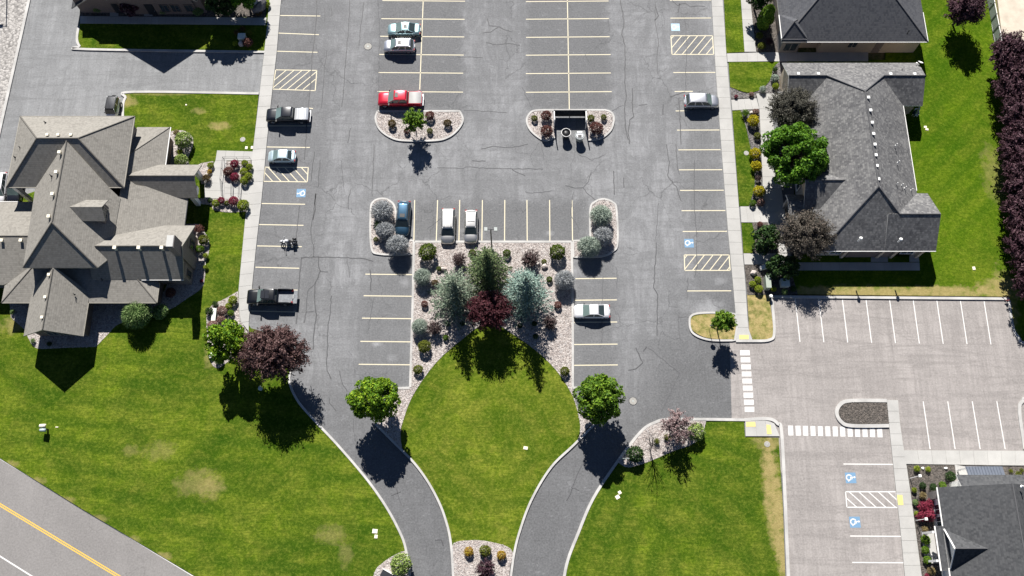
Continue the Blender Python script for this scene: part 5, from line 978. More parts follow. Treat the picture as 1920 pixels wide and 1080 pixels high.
for a in [
 (802, 473, 17, 'tight', 'mugo', 'round olive mugo pine at the upper left corner of the central rock bed', GC), (1045, 473, 15.5, 'tight', 'mugo', 'round olive mugo pine at the upper right corner of the central rock bed', GC),
 (861, 488, 14, 'loose', 'wine', 'wine brown bush left of the dark spruce', GC), (995, 487, 17, 'loose', 'wine', 'wine brown bush right of the dark spruce', GC),
 (886, 474, 7, 'tight', 'mugo', 'small mugo half hidden at the dark spruce left shoulder', GC), (950, 475, 8, 'tight', 'mugo', 'small mugo half hidden at the dark spruce right shoulder', GC),
 (1020, 491, 5.5, 'tight', 'olive', 'little olive shrub just above a pale boulder', GC), (1030, 524, 6, 'tight', 'mugo', 'little olive shrub left of the right hand silvery bush', GC),
 (1058, 526, 19, 'spiky', 'sage', 'silvery bush overhanging the right kerb of the central rock bed', GC), (792, 520, 16, 'spiky', 'sagegreen', 'grey green bush at the left kerb above the brown ball shrub', GC),
 (823, 504, 5, 'tight', 'mugo', 'tiny olive shrub above the left spruce', GC), (816, 531, 7, 'ball', 'brown', 'olive brown shrub tucked against the left spruce', GC), (796, 570, 7, 'tight', 'brownred', 'small brown ball shrub alone on the left gravel', GC),
 (1046, 572, 7, 'tight', 'brownred', 'small reddish ball shrub alone on the right gravel', GC), (787, 613, 16, 'spiky', 'sagegreen', 'silvery green bush at the left kerb, lower one', GC), (814, 616, 14, 'loose', 'wine', 'wine brown bush beside the lower silvery green bush', GC),
 (1031, 606, 14, 'loose', 'wine', 'wine brown bush below the reddish ball on the right gravel', GC), (836, 633, 5.5, 'tight', 'ever', 'tiny green shrub at the upper left edge of the lawn', GC), (796, 650, 12.5, 'tight', 'olive', 'olive ball shrub low on the left gravel strip', GC),
 (784, 693, 9, 'tight', 'olive', 'olive shrub lowest on the left gravel strip', GC), (1059, 696, 9, 'tight', 'olive', 'olive shrub lowest on the right gravel strip', GC), (840, 607, 5, 'tight', 'conifer', 'tiny dark shrub in the shade below the left spruce', GC),
 (867, 607, 5, 'tight', 'conifer', 'tiny dark shrub in the shade left of the maroon tree', GC), (975, 611, 5, 'tight', 'conifer', 'tiny dark shrub in the shade right of the maroon tree', GC), (1002, 607, 5, 'tight', 'conifer', 'tiny dark shrub in the shade below the blue spruce', GC), (1004, 631, 5, 'tight', 'conifer', 'tiny dark shrub in the shade at the upper right lawn edge', GC),
 (735, 232, 8, 'tight', 'brown', 'brown ball shrub at the left end of the pickup island', GI), (806, 217, 9, 'tight', 'brownred', 'red brown shrub right of the small island tree', GI), (839, 231, 8, 'tight', 'brown', 'brown ball shrub at the right end of the pickup island', GI), (806, 246, 6, 'tight', 'olive', 'small olive shrub at the lower edge of the pickup island', GI), (763, 246, 6, 'tight', 'brownred', 'small maroon shrub under the small island tree', GI),
 (1002, 222, 6.5, 'tight', 'olive', 'small olive shrub at the left tip of the bin island', GI), (1024, 217, 10, 'ball', 'brownred', 'upper red shrub left of the bin enclosure', GI), (1025, 246, 11.5, 'ball', 'brownred', 'lower red shrub left of the bin enclosure', GI), (1108, 222, 7, 'tight', 'olive', 'olive shrub right of the bin enclosure', GI), (1132, 220, 6, 'tight', 'olive', 'yellow green shrub at the right tip of the bin island', GI), (1118, 241, 12.5, 'ball', 'brownred', 'large russet shrub right of the bin enclosure', GI),
 (717, 397, 20, 'spiky', 'sage', 'topmost silvery bush on the island left of the blue car', GS), (711, 421, 9, 'loose', 'palegreen', 'green clump between the two left island bushes', GS), (723, 433, 17, 'spiky', 'sage', 'middle silvery bush on the island left of the blue car', GS), (746, 461, 21, 'spiky', 'sage', 'lowest silvery bush in front of the blue car', GS), (705, 449, 5, 'tight', 'olive', 'tiny green plant on the left island gravel', GS),
 (1127, 406, 20, 'spiky', 'sagegreen', 'topmost grey green bush on the right island', GS), (1131, 443, 18, 'spiky', 'sage', 'middle lavender grey bush on the right island', GS), (1104, 464, 21, 'spiky', 'sagegreen', 'lowest grey green bush on the right island', GS),
 (345, 263, 16, 'ball', 'pale', 'large pale green ball shrub in the round bed north of the entrance', GH), (331, 249, 6, 'tuft', 'tan', 'brown grass tuft above the pale ball shrub', GH), (337, 285, 6.5, 'loose', 'lime', 'yellow green shrub between the two pale shrubs', GH), (339, 301, 12, 'ball', 'pale', 'pale cream green shrub at the porch roof edge', GH),
 (395, 310, 6, 'ball', 'lime', 'small lime shrub beside the plaza corner', GH), (393, 322, 4.5, 'ball', 'goldred', 'yellow and red flowers beside the plaza', GH), (388, 334, 8, 'tuft', 'brown', 'brown grass clump by the porch', GH),
 (440, 307, 8, 'ball', 'red', 'topmost rose red shrub inside the railing', GH), (428, 322, 9, 'ball', 'brownred', 'maroon shrub at the left inside the railing', GH), (440, 332, 8, 'ball', 'red', 'lower rose red shrub inside the railing', GH),
 (459, 306, 6.5, 'ball', 'lime', 'topmost lime shrub inside the railing', GH), (468, 313, 6.5, 'ball', 'lime', 'second lime shrub inside the railing, nearest the sidewalk', GH), (457, 322, 7, 'ball', 'lime', 'third lime shrub inside the railing', GH), (466, 331, 7.5, 'ball', 'lime', 'fourth lime shrub inside the railing', GH), (458, 339, 8, 'ball', 'lime', 'lowest lime shrub inside the railing', GH),
 (405, 381, 7, 'ball', 'lime', 'green shrub at the left of the row below the plaza', GH), (415, 376, 7, 'ball', 'red', 'rose shrub left in the row below the plaza', GH), (426, 381, 5, 'ball', 'olive', 'olive shrub between the two rose shrubs below the plaza', GH), (438, 377, 9, 'ball', 'red', 'larger rose shrub in the row below the plaza', GH), (456, 385, 10.5, 'ball', 'lime', 'yellow green shrub nearest the sidewalk below the plaza', GH), (394, 376, 5, 'ball', 'conifer', 'dark shrub at the porch corner below the plaza', GH),
 (374, 430, 9, 'loose', 'brownred', 'green and red shrub beside the chimney gable', GH), (382, 450, 9.5, 'ball', 'olive', 'olive round shrub beside the chimney gable', GH), (375, 467, 7.5, 'ball', 'ever', 'green shrub below the gable window', GH), (386, 480, 5.5, 'tuft', 'lime', 'lime plant on the gravel edge, upper', GH), (386, 501, 4.5, 'tuft', 'lime', 'lime plant on the gravel edge, lower', GH), (378, 527, 3.5, 'ball', 'red', 'pinkish flowers at the shaded gravel edge', GH), (320, 549, 9, 'ball', 'brownred', 'dark red flowering shrub in the roof shade', GH),
 (258, 590, 27, 'spiky', 'palegreen', 'big round grassy green bush south of the low roof', GH), (301, 585, 14, 'ball', 'palegreen', 'variegated green shrub right of the big grassy bush', GH), (62, 639, 4.5, 'tuft', 'palegreen', 'small plant on the bright gravel left of the south gable', GH), (24, 585, 5, 'loose', 'palegreen', 'pale twiggy plant in the shade at the left edge', GH), (93, 645, 4.5, 'tuft', 'conifer', 'small dark plant in the gable shade', GH),
 (437, 563, 8.5, 'ball', 'lime', 'largest lime shrub beside the left sidewalk', GN), (429, 574, 6.5, 'ball', 'lime', 'middle lime shrub beside the left sidewalk', GN), (433, 587, 6, 'ball', 'ever', 'green ball shrub beside the left sidewalk', GN), (416, 583, 9.5, 'ball', 'pink', 'dusty pink shrub right of the stone bench', GN), (404, 571, 6.5, 'tuft', 'conifer', 'dark grass tuft above the stone bench', GN), (393, 584, 8, 'tuft', 'conifer', 'dark grass tuft left of the stone bench', GN), (415, 600, 8.5, 'ball', 'pink', 'peach pink shrub below the stone bench, right', GN), (399, 611, 10, 'ball', 'pink', 'peach pink shrub below the stone bench, left', GN), (411, 676, 8, 'ball', 'palegreen', 'pale green shrub under the yellow green tree', GN), (461, 678, 7, 'loose', 'goldred', 'golden shrub between the two big trees', GN),
 (455, 55, 5.5, 'tuft', 'brown', 'brown grass tuft above the white utility box', GN), (444, 61, 5.5, 'tuft', 'brown', 'brown grass tuft left of the white utility box', GN), (466, 63, 6.5, 'tuft', 'olive', 'yellow brown tuft right of the white utility box', GN), (465, 80, 9.5, 'ball', 'brownred', 'russet ball shrub below the white utility box', GN), (441, 82, 5.5, 'tuft', 'lime', 'yellow green tuft near the driveway kerb', GN),
 (500, 8, 6.5, 'ball', 'lime', 'yellow green shrub right of the big banded boulder', GN), (485, 25, 6.5, 'loose', 'brown', 'dark shrub below the big banded boulder', GN),
 (182, 16, 9, 'ball', 'palegreen', 'round green shrub at the left in the brick building shade', GN), (306, 21, 7, 'tuft', 'palegreen', 'light green plant in the brick building shade', GN), (371, 20, 10, 'ball', 'palegreen', 'round green shrub at the right in the brick building shade', GN), (338, 10, 8, 'ball', 'maroon', 'dark red shrub in the brick building shade', GN),
 (1424, 67, 6.5, 'ball', 'olive', 'upper olive ball shrub below the columnar evergreen', GE), (1428, 86, 7, 'ball', 'olive', 'lower olive ball shrub below the columnar evergreen', GE), (1441, 78, 7, 'loose', 'purple', 'dark purple shrub left of the stone corner', GE), (1453, 131, 5.5, 'loose', 'conifer', 'dark shrub at the ranch house north corner', GE), (1453, 147, 7.5, 'ball', 'sagegreen', 'grey green shrub at the ranch house north corner', GE), (1454, 162, 6.5, 'ball', 'lime', 'light green ball shrub at the ranch house north corner', GE),
 (1430, 168, 6.5, 'tuft', 'sagegreen', 'grey tuft on the curved lawn edge', GE), (1409, 177, 4.5, 'ball', 'pink', 'tan plant on the curved lawn edge', GE), (1380, 181, 3.5, 'ball', 'red', 'tiny crimson plant next to the sidewalk', GE), (1397, 213, 7.5, 'loose', 'ever', 'green shrub at the top of the narrow lawn', GE), (1417, 210, 6, 'ball', 'pink', 'peach plant above the topmost golden shrub', GE),
 (1412, 227, 11, 'ball', 'yellow', 'topmost golden shrub on the narrow lawn', GE), (1420, 255, 6.5, 'ball', 'olive', 'olive shrub between golden shrubs', GE), (1416, 288, 11, 'ball', 'yellow', 'second golden shrub on the narrow lawn', GE), (1418, 312, 10.5, 'ball', 'yellow', 'third golden shrub on the narrow lawn', GE), (1421, 335, 6, 'loose', 'wine', 'dark plant below the third golden shrub', GE), (1423, 359, 11, 'ball', 'yellow', 'lowest golden shrub on the narrow lawn', GE),
 (1411, 381, 6.5, 'ball', 'ever', 'green shrub at the walkway beside the lowest golden shrub', GE), (1427, 379, 7, 'ball', 'pink', 'pinkish brown shrub at the walkway', GE), (1425, 421, 5.5, 'ball', 'brownred', 'reddish plant just below the walkway', GE),
 (1421, 525, 6.5, 'ball', 'lime', 'upper lime ball plant by the corner cabinet', GE), (1411, 533, 6.5, 'ball', 'lime', 'left lime ball plant by the corner cabinet', GE), (1423, 542, 7.5, 'ball', 'lime', 'lower lime ball plant by the corner cabinet', GE), (1450, 542, 5.5, 'ball', 'lime', 'lime plant right of the tall cabinet', GE), (1471, 547, 6, 'tuft', 'palegreen', 'green tuft below the low transformer box', GE), (1487, 542, 6, 'tuft', 'conifer', 'dark tuft right of the low transformer box', GE),
 (1719, 879, 6, 'tuft', 'lime', 'lime tuft at the top left corner of the dark bed', GB), (1740, 880, 5, 'tuft', 'lime', 'lime tuft second along the top of the dark bed', GB), (1782, 893, 9.5, 'ball', 'conifer', 'dark green ball shrub at the building corner', GB), (1730, 911, 6.5, 'ball', 'conifer', 'dark green shrub below the upper path light', GB), (1749, 913, 6.5, 'ball', 'conifer', 'dark green shrub second from the building', GB), (1767, 910, 7, 'ball', 'ever', 'green shrub against the building wall', GB), (1714, 919, 5, 'ball', 'lime', 'small lime plant beside the sidewalk', GB), (1730, 929, 7, 'tuft', 'tan', 'tan grass tuft above the crimson mass', GB),
 (1717, 942, 6, 'ball', 'palegreen', 'green plant left of the crimson mass', GB), (1729, 949, 9.5, 'loose', 'red', 'upper left crimson shrub', GB), (1742, 946, 9.5, 'loose', 'red', 'upper right crimson shrub', GB), (1740, 966, 13, 'loose', 'red', 'largest crimson shrub beside the building windows', GB), (1726, 968, 9, 'loose', 'red', 'lower left crimson shrub', GB), (1718, 963, 4.5, 'ball', 'lime', 'lime plant beside the lower path light', GB), (1734, 992, 6, 'tuft', 'tan', 'tan grass tuft below the crimson mass', GB),
 (1735, 1012, 9, 'ball', 'ever', 'topmost of three bright green balls', GB), (1735, 1031, 7.5, 'ball', 'ever', 'middle of three bright green balls', GB), (1738, 1050, 7.5, 'ball', 'ever', 'lowest of three bright green balls', GB), (1746, 1071, 8, 'tuft', 'tan', 'tan grass tuft at the bottom edge', GB), (1738, 1080, 5, 'ball', 'red', 'crimson plant at the bottom edge', GB), (1895, 883, 4, 'tuft', 'olive', 'yellow tuft right of the metal canopy', GB), (1915, 882, 4, 'tuft', 'olive', 'yellow tuft at the right edge near the canopy', GB), (1909, 889, 6, 'tuft', 'olive', 'green tuft against the roof edge right of the canopy', GB),
 (1191, 852, 16, 'ball', 'conifer', 'dark green round shrub at the left of the south rock bed', GB), (1231, 828, 6, 'loose', 'olive', 'olive plant near the bare little tree', GB), (1251, 820, 6, 'ball', 'olive', 'olive ball left of the sparse purple tree', GB), (1305, 810, 16, 'ball', 'pale', 'pale green ball shrub at the right of the south rock bed', GB),
 (752, 1058, 20, 'ball', 'pale', 'large pale green ball shrub at the bottom edge', GB), (879, 1034, 8.5, 'ball', 'goldred', 'left yellow and red shrub in the entrance bed', GB), (940, 1041, 9, 'ball', 'goldred', 'right yellow and red shrub in the entrance bed', GB), (910, 1033, 10.5, 'ball', 'olive', 'olive shrub in the middle of the entrance bed', GB), (910, 1068, 19, 'loose', 'purple', 'dark purple bush at the bottom of the entrance bed', GB)]:
    shrub(a[0], a[1], a[2], a[3], a[4], a[5], group=a[6])
# ---------------------------------------------------------------- vehicles (local +x is forward)
def loft(st, name, mat, parent, smooth=True):
    """st: (x, halfwidth, zbottom, ztop, crown) cross-sections from rear to front"""
    V = []; F = []
    for (x, w, zb, zt, cr) in st:
        h = zt-zb
        ring = [(-w*.86, zb), (-w*.98, zb+h*.18), (-w, zb+h*.55), (-w*.975, zb+h*.86), (-w*.90, zt), (-w*.5, zt+cr*.75), (0, zt+cr), (w*.5, zt+cr*.75), (w*.90, zt), (w*.975, zb+h*.86), (w, zb+h*.55), (w*.98, zb+h*.18), (w*.86, zb)]
        V += [(x, y, z) for y, z in ring]
    m = 13
    for i in range(len(st)-1):
        for j in range(m): a = i*m+j; b = i*m+(j+1) % m; F.append((a, b, b+m, a+m))
    F.append(tuple(range(m-1, -1, -1))); F.append(tuple(range((len(st)-1)*m, len(st)*m)))
    return link(name, mesh(name, V, F, smooth), mat, parent)
def quad(name, pts, mat, parent, off=0.015, out=(0, 0, 1)):
    a, b, c = (Vector(p) for p in pts[:3]); nrm = (b-a).cross(c-a).normalized()
    if nrm.dot(Vector(out)) < 0: nrm = -nrm
    vs = [Vector(p)+nrm*off for p in pts]+[Vector(p)-nrm*0.01 for p in pts]; n = len(pts)
    fs = [tuple(range(n)), tuple(range(2*n-1, n-1, -1))]+[(i, n+i, n+(i+1) % n, (i+1) % n) for i in range(n)]
    return link(name, mesh(name, vs, fs), mat, parent)
def inset(pts, f):
    c = sum((Vector(p) for p in pts), Vector())/len(pts); return [tuple(c+(Vector(p)-c)*f) for p in pts]
def wheels(e, xs, w, r=0.34, t=0.24, mat='rim'):
    for x in xs:
        for s in (-1, 1):
            o = MB().tube((0, -t/2, 0), (0, t/2, 0), r, r, 18).build('wheel', M['tyre'], e); o.location = (x, s*(w-t/2-0.01), r)
            rm = MB().tube((0, s*t/2-.01*s, 0), (0, s*(t/2+.012), 0), r*.62, r*.55, 12).build('rim', M[mat], o)
def place(e, px, py, z, deg):
    q = U(px, py, z); e.location = (q.x, q.y, 0.006); e.rotation_euler = (0, 0, R(deg)); return e
def cabin(e, paint, xa, xb, xc, xd, wb, wt, zb, zr, glass='carglass_light', panes=2, roofmat=None, rear='carglass'):
    """greenhouse: base from xa(rear) to xb(front) at belt zb, roof from xc to xd at zr"""
    V = [(xa, -wb, zb), (xb, -wb, zb), (xb, wb, zb), (xa, wb, zb), (xc, -wt, zr), (xd, -wt, zr), (xd, wt, zr), (xc, wt, zr)]
    cb = link('cabin', mesh('cabin', V, [(0, 1, 5, 4), (1, 2, 6, 5), (2, 3, 7, 6), (3, 0, 4, 7), (4, 5, 6, 7)]), paint, e)
    L = xd-xc; cr = 0.05
    st = [(xc-.06, wt*.90, zr-.03, zr+.0, .01), (xc+L*.12, wt*1.0, zr-.03, zr+.03, cr*.8), (xc+L*.5, wt*1.02, zr-.03, zr+.04, cr), (xd-L*.1, wt*1.0, zr-.03, zr+.03, cr*.8), (xd+.05, wt*.93, zr-.03, zr+.0, .01)]
    rf = loft(st, 'roof', roofmat or paint, e)
    quad('windshield', inset([V[1], V[2], V[6], V[5]], .96), M[glass], e, .02, (1, 0, 1)); quad('rear_window', inset([V[3], V[0], V[4], V[7]], .88), M[rear], e, .02, (-1, 0, .5))
    for s in (-1, 1):
        b0 = (xa, s*wb, zb); b1 = (xb, s*wb, zb); t0 = (xc, s*wt, zr); t1 = (xd, s*wt, zr)
        for i in range(panes):
            f0, f1 = i/panes, (i+1)/panes; lp = lambda a, b, f: tuple(a[k]+(b[k]-a[k])*f for k in range(3))
            quad('side_window', inset([lp(b0, b1, f0), lp(b0, b1, f1), lp(t0, t1, f1), lp(t0, t1, f0)], .86), M['carglass'], e, .018, (0, s, .2))
    for s in (-1, 1):
        MB().box(xb-.26, xb-.15, s*(wb+.13)-.09, s*(wb+.13)+.09, zb-.02, zb+.11).build('mirror', M['darkmetal'], e)
    return rf
def lights(e, xf, xr, w, zf, zr, s_=0.16):
    for s in (-1, 1):
        loft([(xf-.42, s_*.8, zf-.09, zf+.125, .01), (xf-.12, s_*.7, zf-.10, zf+.03, .01)], 'headlight', M['lamp_clear'], e).location = (0, s*(w-.24), 0)
        MB().box(xr-.015, xr+.16, s*(w-.14)-.13, s*(w-.14)+.13, zr-.10, zr+.12).build('taillight', M['lamp_red'], e)
    MB().box(xf-.06, xf+.02, -w*.42, w*.42, zf-.20, zf-.04).build('grille', M['black'], e)
    MB().box(xr-.025, xr+.02, -.26, .26, zr-.14, zr-.02).build('licence_plate', M['white'], e)
def sedan(name, px, py, deg, L, Wd, Hh, paint, label, kind='sedan', roofmat=None, extras=(), cat='car', zpl=0.9, glass='carglass_light'):
    e = empty(name); place(e, px, py, zpl, deg); tag(e, label, cat, 'vehicles parked in the lots'); w = Wd/2; p = P[paint]
    if kind == 'sedan': hood, tail, ws, rw, zb, zh = L*.25, L*.14, .88, .85, .92, .86
    elif kind == 'hatch': hood, tail, ws, rw, zb, zh = L*.20, L*.10, .8, .55, .95, .90
    elif kind == 'van': hood, tail, ws, rw, zb, zh = L*.19, L*.02, .85, .25, 1.05, .98
    else: hood, tail, ws, rw, zb, zh = L*.225, L*.03, .82, .38, 1.08, 1.0
    f, b = L/2, -L/2; zt = zb-(.05 if kind == 'sedan' else 0)
    st = [(b, w*.72, .42, zt-.26, .02), (b+.05, w*.87, .34, zt-.14, .02), (b+.14, w*.94, .28, zt-.04, .02), (b+.35, w*.985, .24, zt, .02), (b+tail+.5, w, .22, zb, .01), (0, w, .22, zb, .01), (f-hood-.1, w*.995, .22, zb-.01, .03), (f-hood*.55, w*.985, .23, zh+.0, .06), (f-.42, w*.95, .25, zh-.07, .06), (f-.20, w*.87, .27, zh-.15, .05), (f-.07, w*.74, .30, zh-.25, .03), (f, w*.52, .38, zh-.38, .01)]
    loft(st, 'body', p, e)
    xa, xb = b+tail+.06, f-hood; xc, xd = xa+rw, xb-ws
    cabin(e, p, xa, xb, xc, xd, w*.91, w*.73, zb-.02, Hh-.05, glass, 2 if kind in ('sedan', 'hatch') else 3, roofmat)
    wheels(e, (f-L*.185, b+L*.2), w, .33 if kind == 'sedan' else .36); lights(e, f-.06, b, w*.93, zh-.2, zt-.2)
    if 'sunroof' in extras: MB().box(xd-.85, xd-.35, -.33, .33, Hh+.03, Hh+.048).build('sunroof', M['black'], e)
    if 'rails' in extras:
        for s in (-1, 1): MB().tube((xc, s*w*.60, Hh+.06), (xd, s*w*.60, Hh+.06), .022, .022, 6).build('roof_rail', M['darkmetal'], e)
    if 'bars' in extras:
        for t in (.3, .62): MB().tube((xc+(xd-xc)*t, -w*.6, Hh+.07), (xc+(xd-xc)*t, w*.6, Hh+.07), .022, .022, 6).build('roof_rail', M['darkmetal'], e)
    if 'ribs' in extras:
        for t in (-.45, -.15, .15, .45): MB().box(xc+.1, xd-.1, w*.6*t-.012, w*.6*t+.012, Hh+.03, Hh+.05).build('roof_rib', p, e)
    if 'seam' in extras: MB().box((xc+xd)/2-.25, (xc+xd)/2-.21, -w*.66, w*.66, Hh-.01, Hh+.05).build('roof_seam', M['black'], e)
    return e
sedan('sedan', 757, 53, 180, 4.8, 1.85, 1.45, 'iceblue', 'ice blue sedan with black sunroof, upper of two cars side by side', extras=('sunroof',))
sedan('crossover', 748, 85, 180, 4.55, 1.85, 1.68, 'silver', 'silver crossover with a dark sunroof below the ice blue sedan', 'suv', extras=('sunroof', 'seam'))
sedan('hatchback', 527.5, 292, 180, 3.85, 1.75, 1.48, 'palecyan', 'small white and pale blue hatchback beside the left sidewalk', 'hatch')
sedan('station_wagon', 755.5, 409, -92, 5.0, 1.9, 1.72, 'blue', 'deep blue wagon with sunroof between silvery bushes and a stall line', 'suv', extras=('sunroof', 'rails'), glass='carglass')
sedan('minivan', 840, 423, -90, 5.0, 1.93, 1.74, 'pewter', 'silver minivan with ribbed white looking roof, left of the two by the lamp', 'van', extras=('ribs',), glass='carglass')
sedan('small_suv', 883, 424, -90, 4.7, 1.82, 1.66, 'pewter', 'silver compact with roof crossbars, nearest the double headed lamp', 'suv', extras=('bars',), glass='carglass')
s = sedan('sedan', 1109.5, 583, 180, 4.75, 1.85, 1.43, 'white', 'white sedan with reddish rear shelf right of the central rock bed', zpl=.8)
sedan('suv', 1316, 189, 0, 4.95, 1.95, 1.8, 'silver', 'silver sport utility car pulled up to the right sidewalk', 'suv')
sedan('suv', -2, 353, -86, 4.7, 1.9, 1.66, 'white', 'white car cut off by the left edge of the picture', 'suv')
e_ = sedan('covered_car', 27, 352, -90, 4.6, 1.8, 1.5, 'navy', 'dark blue car parked under the drive through roof of the large house')
def pickup(name, px, py, deg, L, Wd, Hh, paint, label, cover=None, sun=False, gate_down=False, cab=2.05, bed=1.75):
    e = empty(name); place(e, px, py, 1.0, deg); tag(e, label, 'pickup truck', 'vehicles parked in the lots'); w = Wd/2; p = P[paint]; f, b = L/2, -L/2; zb = 1.22; zh = 1.18
    xb = f-1.45; xbed = b+bed
    st = [(b+.05, w*.95, .45, .78, 0), (b+.15, w, .42, .80, 0), (xbed-.02, w, .42, .80, 0), (xbed, w, .40, zb, .01), (0, w, .38, zb, .01), (xb-.05, w*.995, .38, zb-.01, .02), (f-.9, w*.98, .38, zh, .07), (f-.35, w*.96, .40, zh-.06, .06), (f-.08, w*.90, .42, zh-.2, .03), (f, w*.80, .46, zh-.45, .01)]
    loft(st, 'body', p, e)
    for s in (-1, 1): loft([(b+.04, .07, .6, 1.24, .01), (b+.3, .085, .6, 1.26, .01), (xbed, .085, .6, 1.26, .01)], 'bed_side', p, e).location = (0, s*(w-.09), 0)
    MB().box(b+.12, xbed-.02, -w+.16, w-.16, .795, .82).build('bed_floor', M['bed_liner'], e)
    if gate_down: MB().box(b-.50, b+.04, -w+.12, w-.12, .80, .86).build('tailgate', M['bed_liner'], e)
    else: MB().box(b+.02, b+.10, -w+.14, w-.14, .62, 1.22).build('tailgate', p, e)
    if cover:
        cv = loft([(b+.06, w*.93, 1.245, 1.275, .015), (xbed-.06, w*.93, 1.245, 1.275, .015)], 'bed_cover', M[cover], e)
        if cover == 'cover_silver':
            for i in range(1, 5): x = b+.06+(bed-.12)*i/5; MB().box(x-.03, x+.03, -w*.88, w*.88, 1.285, 1.305).build('cover_rib', M['rim'], cv)
    rf = cabin(e, p, xbed+.08, xb, xbed+.25, xb-.92, w*.9, w*.75, zb-.02, Hh-.05, 'carglass_light', 2)
    if sun: MB().box(xb-1.5, xb-1.05, -.35, .35, Hh+.03, Hh+.05).build('sunroof', M['black'], e)
    for s in (-1, 1): MB().box(xb-.28, xb-.12, s*(w+.2)-.14, s*(w+.2)+.14, 1.25, 1.48).build('tow_mirror', M['black'], e)
    wheels(e, (f-.95, b+1.1), w, .41, .27); lights(e, f-.05, b+.02, w*.95, .92, 1.0); MB().box(b-.14, b+.04, -w*.9, w*.9, .48, .62).build('bumper', M['metal'], e); return e
pickup('pickup_truck', 750, 184.5, 180, 6.25, 2.03, 1.92, 'red', 'bright red pickup with flat grey bed cover above the rock island', 'cover_grey', True, bed=1.9)
pickup('pickup_truck', 539, 215, 180, 6.05, 2.0, 1.9, 'navy', 'blue black pickup with ribbed silver bed cover by the left sidewalk', 'cover_silver', bed=2.0)
t = pickup('pickup_truck', 506, 556, 180, 6.1, 2.03, 1.93, 'black', 'black pickup with an open bed and lowered tailgate beside the left sidewalk', None, gate_down=True, bed=2.0)
for x in (.15, .75): MB().box(x-.28, x+.24, -.55, .55, 1.945, 1.965).build('roof_panel', P['navy'], t)
# boxy off-roader
e = empty('off_road_vehicle'); place(e, 208.5, 207, 1.2, -92); tag(e, 'boxy white off road vehicle with ribbed black top behind the large house', 'off road vehicle', 'vehicles parked in the lots')
loft([(-2.1, .78, .5, 1.05, .01), (-1.95, .8, .45, 1.15, .01), (.5, .8, .45, 1.15, .01), (.55, .66, .45, 1.12, .03), (1.75, .60, .5, 1.08, .04), (1.9, .55, .55, .95, .01)], 'body', P['white'], e)
cabin(e, P['white'], -2.0, .55, -1.9, .2, .74, .66, 1.12, 1.82, 'carglass', 2, M['darkmetal'])
for i in range(7): MB().box(-1.8, .1, -.56+i*.187-.02, -.56+i*.187+.02, 1.86, 1.89).build('roof_rib', M['black'], e)
wheels(e, (1.3, -1.3), .93, .42, .28); lights(e, 1.92, -2.1, .72, .92, 1.0, .12)
for s in (-1, 1): MB().box(.85, 1.75, s*.76-.16, s*.76+.16, .88, .96).build('fender', M['black'], e)
o = MB().tube((-2.12, 0, 1.0), (-2.36, 0, 1.0), .38, .38, 16).build('spare_wheel', M['tyre'], e)

# motorcycle
e = empty('motorcycle'); place(e, 541, 453, .5, 180); tag(e, 'black and chrome touring motorcycle parked on a stall line beside the left sidewalk', 'motorcycle')
def ring(r, t, n=20):
    mb = MB(); pts = [Vector((math.cos(2*math.pi*i/n)*r, 0, math.sin(2*math.pi*i/n)*r)) for i in range(n+1)]
    for i in range(n): mb.tube(pts[i], pts[i+1], t, t, 8, False)
    return mb
for x in (.82, -.78):
    o = ring(.29, .07).build('wheel', M['tyre'], e); o.location = (x, 0, .36); h = MB()
    for i in range(8): a = i*math.pi/4; h.tube((0, 0, 0), (math.cos(a)*.24, 0, math.sin(a)*.24), .012, .012, 4)
    h.tube((0, -.06, 0), (0, .06, 0), .06, .06, 10); h.build('rim', M['metal'], o)
loft([(-.05, .12, .72, .84, .02), (.2, .19, .68, .95, .04), (.5, .13, .72, .92, .02)], 'fuel_tank', P['white'], e); loft([(-.85, .16, .70, .80, .02), (-.5, .19, .66, .78, .02), (-.05, .15, .68, .82, .02)], 'seat', M['black'], e)
MB().box(-.2, .35, -.2, .2, .25, .66).tube((-.1, -.24, .35), (-.1, .24, .35), .16, .16, 10).build('engine', M['rim'], e)
for s in (-1, 1):
    MB().tube((.88, s*.11, .36), (.52, s*.11, .98), .03, .03, 6).build('fork', M['metal'], e)
    loft([(-1.02, .11, .42, .76, .02), (-.55, .13, .40, .78, .02)], 'saddlebag', P['navy'] if s > 0 else M['black'], e).location = (0, s*.33, 0)
    MB().tube((.1, s*.2, .22), (-1.0, s*.24, .26), .045, .055, 8).build('exhaust_pipe', M['metal'], e); MB().box(.42, .5, s*.42-.06, s*.42+.06, 1.14, 1.22).build('mirror', M['metal'], e)
MB().tube((.5, 0, 1.0), (.42, -.42, 1.08), .02, .02, 6).tube((.5, 0, 1.0), (.42, .42, 1.08), .02, .02, 6).build('handlebar', M['metal'], e)
MB().tube((.66, 0, .88), (.78, 0, .84), .10, .11, 12).build('headlight', M['lamp_clear'], e)
loft([(.55, .1, .66, .70, .02), (.9, .1, .70, .735, .02), (1.15, .08, .58, .62, .01)], 'front_fender', P['white'], e); loft([(-1.2, .1, .5, .56, .01), (-.9, .11, .72, .76, .02), (-.6, .1, .72, .75, .01)], 'rear_fender', P['black'], e)
MB().tube((.0, .15, .3), (.05, .42, .01), .018, .018, 5).build('kickstand', M['metal'], e)

